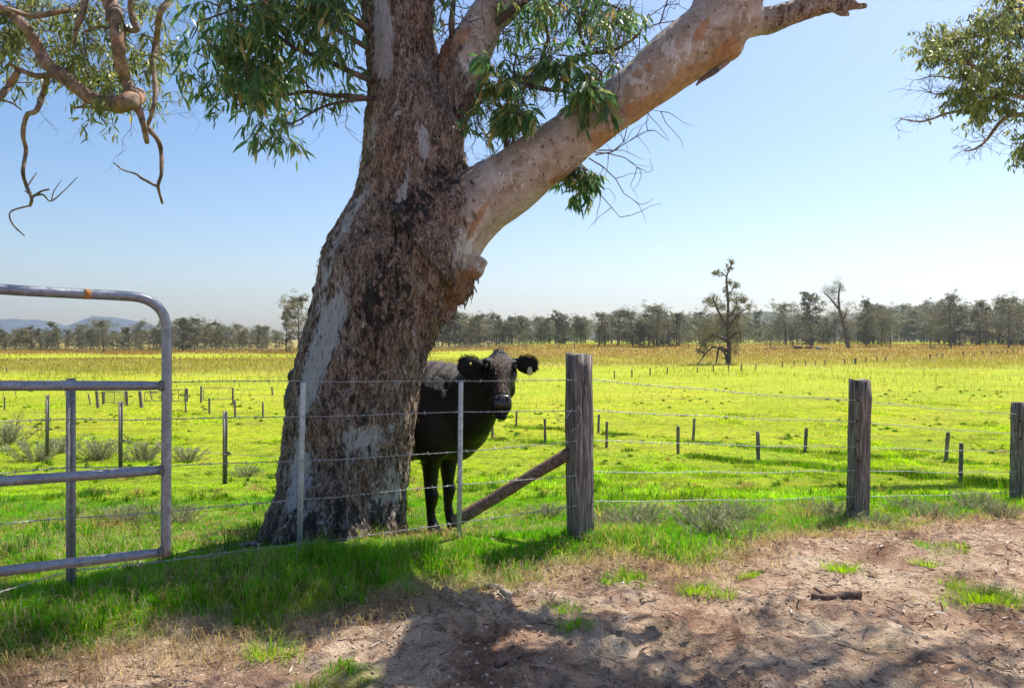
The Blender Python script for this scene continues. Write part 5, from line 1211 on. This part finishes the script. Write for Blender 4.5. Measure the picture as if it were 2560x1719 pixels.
e1 = ear(-1, W(1100, 838, 6.08) - C0, W(1045, 830, 5.98) - C0, .085); e2 = ear(1, W(1176, 826, 6.05) - C0, W(1226, 833, 5.96) - C0, .070)
M_TAG = m_plain('yellow_tag', (.55, .50, .30), .5, .2)
a = Acc(); c = W(1208, 845, 5.93) - C0; loft(a, [(c + Vector((0, 0, .03)), (.010, 0, 0), (0, .003, 0)), (c + Vector((0, 0, .01)), (.020, 0, 0), (0, .003, 0)), (c + Vector((0, 0, -.035)), (.020, 0, 0), (0, .003, 0))], 12); mka('ear_tag', a, M_TAG, e2)
a = Acc(); c = W(1073, 829, 5.98) - C0; ball(a, tuple(c), .010, 6); mka('ear_tag', a, m_plain('yellow_stud', (.7, .6, .12), .4, .1), e1)
M_HAIR = m_plain('lit_face_hair', (.16, .10, .075), .45, .5, 60)  # paler brown hairs paint the sunlit streak down the face
n = 1500; P = []; D = []
for _ in range(n):
    t = random.uniform(.12, .80); q_ = random.gauss(0, .028 + .03 * (t < .4)); wd_ = float(np.interp(t, [.1, .34, .58, .8], [.115, .15, .1, .075])); dp_ = float(np.interp(t, [.1, .34, .58, .8], [.085, .11, .095, .087]))
    if abs(q_) < wd_ * .8: P.append(tuple(hp(t, q_, dp_ * math.sqrt(1 - (q_ / wd_) ** 2) + .001))); D.append(tuple((ax * random.uniform(.4, 1) + sd_ * random.gauss(0, .35) + fd_ * random.uniform(.05, .25)).normalized()))
n = len(P); V, f = leaves(np.array(P), np.array(D), rng.uniform(.010, .022, n), np.full(n, .0016), .05); o = mk('lit_face_hair', V, f, M_HAIR, cow); o['kind'] = 'stuff'
n = 220; P = [tuple(hp(random.uniform(-.03, .14), random.gauss(0, .035), random.uniform(.02, .085))) for _ in range(n)]; D = [tuple((ax * random.uniform(-.6, .9) + sd_ * random.gauss(0, .6) + fd_ * random.uniform(.2, .9)).normalized()) for _ in range(n)]
V, f = leaves(np.array(P), np.array(D), rng.uniform(.015, .032, n), np.full(n, .003), .1); o = mk('forelock', V, f, M_HIDE, cow); o['kind'] = 'stuff'
a = Acc(); P, r_ = smooth_path([lo(-.86, 0, 1.34), lo(-.92, 0, 1.2), lo(-.86, .16, .9), lo(-.84, .2, .6), lo(-.84, .2, .38)], [.035, .03, .02, .018, .03], 5); tube(a, P, r_, 8); mka('tail', a, M_HIDE, cow)

# distant resting cattle
def small_cow(m, lying=True):
    root = empty('cow'); a = Acc(); z0 = .32 if lying else .95
    loft(a, [((x_, 0, z0 + zc), (0, hw, 0), (0, 0, hh)) for x_, zc, hh, hw in ((-.95, .05, .1, .1), (-.85, .05, .3, .25), (-.4, .02, .38, .36), (.2, .02, .38, .36), (.65, .08, .36, .28), (.9, .15, .22, .18))], 14)
    P, r_ = smooth_path([(.7, 0, z0 + .2), (1.0, .05, z0 + .42), (1.15, .1, z0 + .48)], [.22, .15, .12], 4); tube(a, P, r_, 10)
    P, r_ = smooth_path([(1.08, .1, z0 + .56), (1.25, .14, z0 + .42), (1.42, .18, z0 + .26)], [.11, .12, .07], 4); tube(a, P, r_, 10)
    for sx in (-1, 1):
        tube(a, [(1.08, .1 + sx * .08, z0 + .58), (1.05, .1 + sx * .25, z0 + .56)], [.05, .02], 6)
        for x_ in (-.7, .55):
            if lying: tube(a, [(x_, sx * .25, .25), (x_ + .35, sx * .36, .1), (x_ + .05, sx * .4, .06)], [.14, .09, .06], 8)
            else: tube(a, [(x_, sx * .2, .8), (x_, sx * .18, .4), (x_, sx * .18, 0)], [.15, .08, .07], 8)
    V, N_, f = remesh(a, .05, 3); mk('body', V, f, m, root); return root
MB1 = m_plain('red_brown_hide', (.10, .035, .02), .7, .3); MB2 = m_plain('blue_grey_hide', (.16, .20, .24), .7, .3); MB3 = m_plain('tan_hide', (.22, .12, .06), .7, .3)
for i, (x_, b, m, wd, lab) in enumerate(((1037, 510, MB3, 20, 'small tan cow lying leftmost in the far herd'), (1080, 510, MB3, 30, 'tan cow lying second from the left in the far herd'), (1198, 508, MB1, 52, 'large dark red-brown cow lying under the right trees'), (1252, 507, MB1, 42, 'dark red-brown cow lying close beside the largest one'),
                                         (1305, 510, MB2, 38, 'blue-grey cow lying among the brown ones'), (1349, 510, MB1, 18, 'small brown calf lying rightmost in the far herd'))):
    c = small_cow(m); gx, gy = ground_at(*Z6(x_, b)); s = wd / 2.013 / F * gy / 2.4; c.location = (gx, gy, Hs(gx, gy)); c.scale = (s * 1.05,) * 3; c.rotation_euler = (0, 0, random.choice((0.2, 3.0, 2.7, -.2))); tag(c, lab, 'cow')

# ------------------------------------------------------------ shrubs and tufts
def shrub_mesh(seed, n=1500):
    g = np.random.default_rng(seed); st = g.normal(size=(26, 2)) * .10
    V_ = []; k = g.integers(0, 26, n); base = np.zeros((n, 3)); base[:, :2] = st[k] * .5
    d = g.normal(size=(n, 3)); d[:, 2] = np.abs(d[:, 2]) * 1.0 + .5; d /= np.linalg.norm(d, axis=1)[:, None]
    r = g.uniform(.0, .75, n)[:, None]; dd = np.concatenate([st[k] * 3.6, np.full((n, 1), 1.0)], 1); dd /= np.linalg.norm(dd, axis=1)[:, None]
    P = base + dd * r * .38; D = dd * .5 + d * .8; D /= np.linalg.norm(D, axis=1)[:, None]
    return leaves(P, D, g.uniform(.03, .09, n), g.uniform(.002, .0045, n), -.1)
M_SHRUB = m_leaf('dry_shrub', [(0, (.12, .12, .05)), (.35, (.27, .27, .13)), (.7, (.19, .28, .06)), (.9, (.50, .43, .33)), (1, (.62, .56, .48))], .2, .8)
SV = [shrub_mesh(500 + i, 3000) for i in range(3)]
protos = []
for i in range(3):
    r = empty('dry_shrub'); ac = Acc()
    for _ in range(16):
        P, _d = crooked((random.gauss(0, .02), random.gauss(0, .02), 0), (random.gauss(0, .5), random.gauss(0, .5), 1), random.uniform(.2, .4), 4, .25); tube(ac, P, [.004, .0035, .003, .002, .001], 4)
    mka('stem', ac, M_TWIG, r); o = mk('foliage', *SV[i], M_SHRUB, r); o['kind'] = 'stuff'; protos.append(r)
SH = [(1435, 1215, .75, 'dry grey shrub just right of the tall strainer post'), (1478, 1190, .6, 'smaller dry shrub right of the strainer post, behind its neighbour'), (1640, 1232, .95, 'largest dark dry shrub, midway between the two big posts'), (1590, 1200, .7, 'dry shrub left behind the largest one between the posts'),
      (1690, 1185, .65, 'dry shrub right behind the largest one between the posts'), (1900, 1180, .7, 'dry shrub hugging the left foot of the second timber post'), (1990, 1195, .6, 'dry shrub at the right foot of the second timber post'), (2060, 1160, .6, 'dry shrub right of the second timber post'),
      (2130, 1180, .65, 'dry shrub between the second timber post and the right edge'), (2220, 1160, .8, 'dry shrub near the post at the right edge'), (2290, 1175, .6, 'dry shrub at the foot of the post at the right edge'), (1250, 1175, .55, 'dry shrub under the slanted brace'),
      (1720, 1235, .45, 'low sprig of dry shrub in front of the fence, right of the largest'), (1380, 1200, .5, 'small dry shrub touching the strainer post'),
      (20, 1010, 1.6, 'big grey thistle bush at the left edge behind the gate'), (85, 1050, 1.5, 'grey bush between the gate picket and the left edge'), (230, 1045, 1.4, 'grey bush behind the gate between two star pickets'), (330, 1050, 1.3, 'grey bush left of the gate upright'), (430, 1050, 1.0, 'grey bush right of the gate upright'), (560, 1085, .9, 'grey weed patch between the last star picket and the trunk'),
      (150, 1030, 1.2, 'grey bush right behind the gate picket'), (280, 1190, .6, 'brown seeding weed in the shaded grass behind the gate'), (410, 1190, .6, 'brown seeding weed right of the gate upright')]
for i, (px, b, s, lab) in enumerate(SH):
    t = protos[i] if i < 3 else copy_tree(protos[i % 3]); gx, gy = ground_at(px, b); t.location = (gx, gy, Hs(gx, gy) - .02); s *= 1.6 if s > .95 and px < 600 else 1.1; t.scale = (s * 1.35, s * 1.35, s * .8); t.rotation_euler = (0, 0, random.uniform(0, 6.28)); tag(t, lab, 'shrub', 'dry shrubs along the fence')
# tall dead weed stalks on the left
for px, b, tp, lab in ((98, 1000, 940, 'dead thistle stalks rising left of the gate picket'), (300, 1050, 985, 'dead thistle stalks rising beside the second star picket'), (30, 985, 935, 'dead thistle stalks at the left edge')):
    gx, gy = ground_at(px, b); z = Hs(gx, gy); s = (b - tp) * K / F * gy; r = empty('thistle', (gx, gy, z), label=lab, cat='weed'); ac = Acc()
    for _ in range(7):
        P, _d = crooked((random.gauss(0, .12), random.gauss(0, .1), 0), (random.gauss(0, .15), 0, 1), s * random.uniform(.7, 1.1), 6, .12); tube(ac, P, [.009, .008, .007, .006, .005, .004, .003], 5)
        for q_ in P[2:]:
            Q, _d = crooked(q_, (random.gauss(0, .8), random.gauss(0, .6), .8), s * .14, 3, .3); tube(ac, Q, [.005, .005, .008, .014], 5)
    mka('stalks', ac, M_TWIG, r)
# rank grass along the old post lines and at post feet
XS, YS, HS, LS = [], [], [], []
def along(pts, n, wd, h, lushv):
    G = [ground_at(*p) for p in pts]
    for _ in range(n):
        i = random.randrange(len(G) - 1); t = random.random(); xx = G[i][0] * (1 - t) + G[i + 1][0] * t; yy = G[i][1] * (1 - t) + G[i + 1][1] * t
        XS.append(xx + random.gauss(0, wd)); YS.append(yy + random.gauss(0, wd)); HS.append(h * random.uniform(.4, 1.2)); LS.append(lushv * random.uniform(.6, 1.2))
along([(1123, 1000), (1383, 1022), (1729, 1055), (1945, 1074), (2190, 1095), (2480, 1125)], 17000, .32, .13, .9)
along([(1177, 973), (1364, 987), (1580, 1008), (1835, 1032), (2156, 1050), (2500, 1072)], 14000, .32, .12, .9)
along([(560, 1020), (700, 1000), (1000, 990), (1177, 973)], 3000, .3, .1, .7)
x = np.array(XS); y = np.array(YS); keep = fbm(x * 1.3, y * 1.3, 63, 4) + rng.normal(size=len(x)) * .05 > .50; x = x[keep]; y = y[keep]
mk_grass('grass', x, y, np.array(HS)[keep] * (.5 + fbm(x * 1.5, y * 1.5, 65, 2)), np.full(len(x), .016), rng.uniform(.1, .7, len(x)), np.clip(np.array(LS)[keep], 0, 1), .12, 'dark rank grass ridges along the old post lines', dark=.5)
# separate green tufts on the bare dirt
def tuft(px, b, rad, n, h, lab, lushv=.45):
    n = int(n * 1.9)
    gx, gy = ground_at(px, b); xx = gx + rng.normal(size=n) * rad * .5; yy = gy + rng.normal(size=n) * rad * .3; a_ = np.arctan2(yy - gy, xx - gx)
    P = np.stack([xx, yy, H(xx, yy) - .005], 1) - np.array([gx, gy, 0]); z0 = Hs(gx, gy); P[:, 2] -= z0; hh = h * rng.uniform(.4, 1.2, n)
    V, f = blades(P, hh, rng.uniform(.0022, .0042, n), a_ + rng.normal(size=n) * .5, rng.uniform(.5, 1.15, n)); tag(mk('grass_tuft', V, f, M_BLADE, cols=np.repeat(grass_cols(n, np.full(n, lushv), .05), 5, axis=0), loc=(gx, gy, z0)), lab, 'grass tuft', 'grass tufts on the bare dirt')
tuft(615, 1492, .13, 110, .11, 'bright grass tuft alone on the dirt below the trunk'); tuft(1311, 1440, .07, 70, .08, 'small dark green tuft in the shade of the dirt', .8); tuft(1590, 1340, .12, 130, .09, 'spread green tuft on the sunlit dirt, left of the stick'); tuft(1655, 1352, .07, 50, .08, 'small tuft right of the spread one on the sunlit dirt')
tuft(1920, 1300, .11, 160, .08, 'tuft on the sunlit dirt below the second timber post'); tuft(2250, 1365, .24, 420, .08, 'broad tuft at the lower right edge of the dirt'); tuft(1710, 1305, .07, 90, .06, 'low tuft below the largest dry shrub'); tuft(2110, 1280, .1, 90, .06, 'thin tuft on the pale dirt toward the right edge'); tuft(2180, 1330, .1, 60, .06, 'thin tuft just above the broad right one')
tuft(1290, 1395, .12, 80, .06, 'flat dark tuft where the dirt shade begins', .7)
# fallen branches
def stick(name, pts, r0, r1, lab, mat=M_TWIG, extra=()):
    G = [ground_at(*p) for p in pts]; o = Vector((G[0][0], G[0][1], Hs(*G[0]))); r = empty(name, o, label=lab, cat='stick'); ac = Acc(); n = len(G)
    P = [Vector((g[0], g[1], Hs(*g) + r0 * .8)) - o for g in G]; P, rr_ = smooth_path(P, [r0 * (1 - i / (n - 1)) + r1 * i / (n - 1) for i in range(n)], 5); tube(ac, P, rr_, 7, wob=.12)
    for e in extra:
        E = [ground_at(*p) for p in e]; Q = [Vector((g[0], g[1], Hs(*g) + r0 * .9)) - o for g in E]; tube(ac, Q, [r0 * .6, r0 * .5, r0 * .25][:len(Q)], 6)
    mka('wood', ac, mat, r)
M_GREYW = m_wood('grey_dead_wood', [(.3, (.12, .11, .10)), (.5, (.3, .28, .26)), (.7, (.48, .45, .42))], (3, 3, 3))
stick('fallen_branch', [(1055, 1355), (1100, 1345), (1130, 1350), (1165, 1372)], .012, .02, 'grey forked dead branch at the edge of the grass below the cow', M_GREYW, [[(1120, 1348), (1150, 1375), (1158, 1385)]])
stick('fallen_branch', [(1962, 1357), (1920, 1360), (1880, 1364), (1850, 1360)], .022, .016, 'brown stick with peeling bark on the sunlit dirt', M_BRACE, [[(1880, 1362), (1860, 1348), (1855, 1340)]])
stick('fallen_branch', [(1230, 1285), (1260, 1300), (1290, 1318)], .006, .004, 'thin crooked twig in front of the strainer post')
stick('bark_piece', [(1130, 1530), (1170, 1512), (1190, 1505)], .016, .008, 'curled brown bark piece on the shaded dirt at the bottom', M_BRACE)
stick('bark_piece', [(500, 1250), (560, 1243), (640, 1228)], .018, .014, 'grey bark slab lying at the left foot of the trunk', M_GREYW, [[(560, 1243), (610, 1240), (660, 1236)]])
stick('bark_piece', [(700, 1252), (760, 1236), (850, 1232)], .012, .010, 'grey bark strip lying in front of the trunk base', M_GREYW)

# ------------------------------------------------------------ haze
bx = bpy.data.meshes.new('haze'); v_ = [(x_, y_, z_) for x_ in (-4600, 4600) for y_ in (-700, 4600) for z_ in (-5, 260)]
bx.from_pydata(v_, [], [(0, 1, 3, 2), (4, 6, 7, 5), (0, 4, 5, 1), (2, 3, 7, 6), (0, 2, 6, 4), (1, 5, 7, 3)]); bx.update()
hz = bpy.data.objects.new('haze', bx); COL.objects.link(hz); tag(hz, 'thin pale air haze over the paddocks', 'haze', kind='stuff')
m = bpy.data.materials.new('haze'); m.use_nodes = True; m.node_tree.nodes.clear(); out = m.node_tree.nodes.new('ShaderNodeOutputMaterial'); pv = m.node_tree.nodes.new('ShaderNodeVolumePrincipled')
pv.inputs['Color'].default_value = (.82, .88, 1, 1); pv.inputs['Density'].default_value = .00017; pv.inputs['Anisotropy'].default_value = .6
m.node_tree.links.new(pv.outputs[0], out.inputs['Volume']); bx.materials.append(m)
print('objects', len(bpy.data.objects), 'polys', sum(len(m_.polygons) for m_ in bpy.data.meshes))
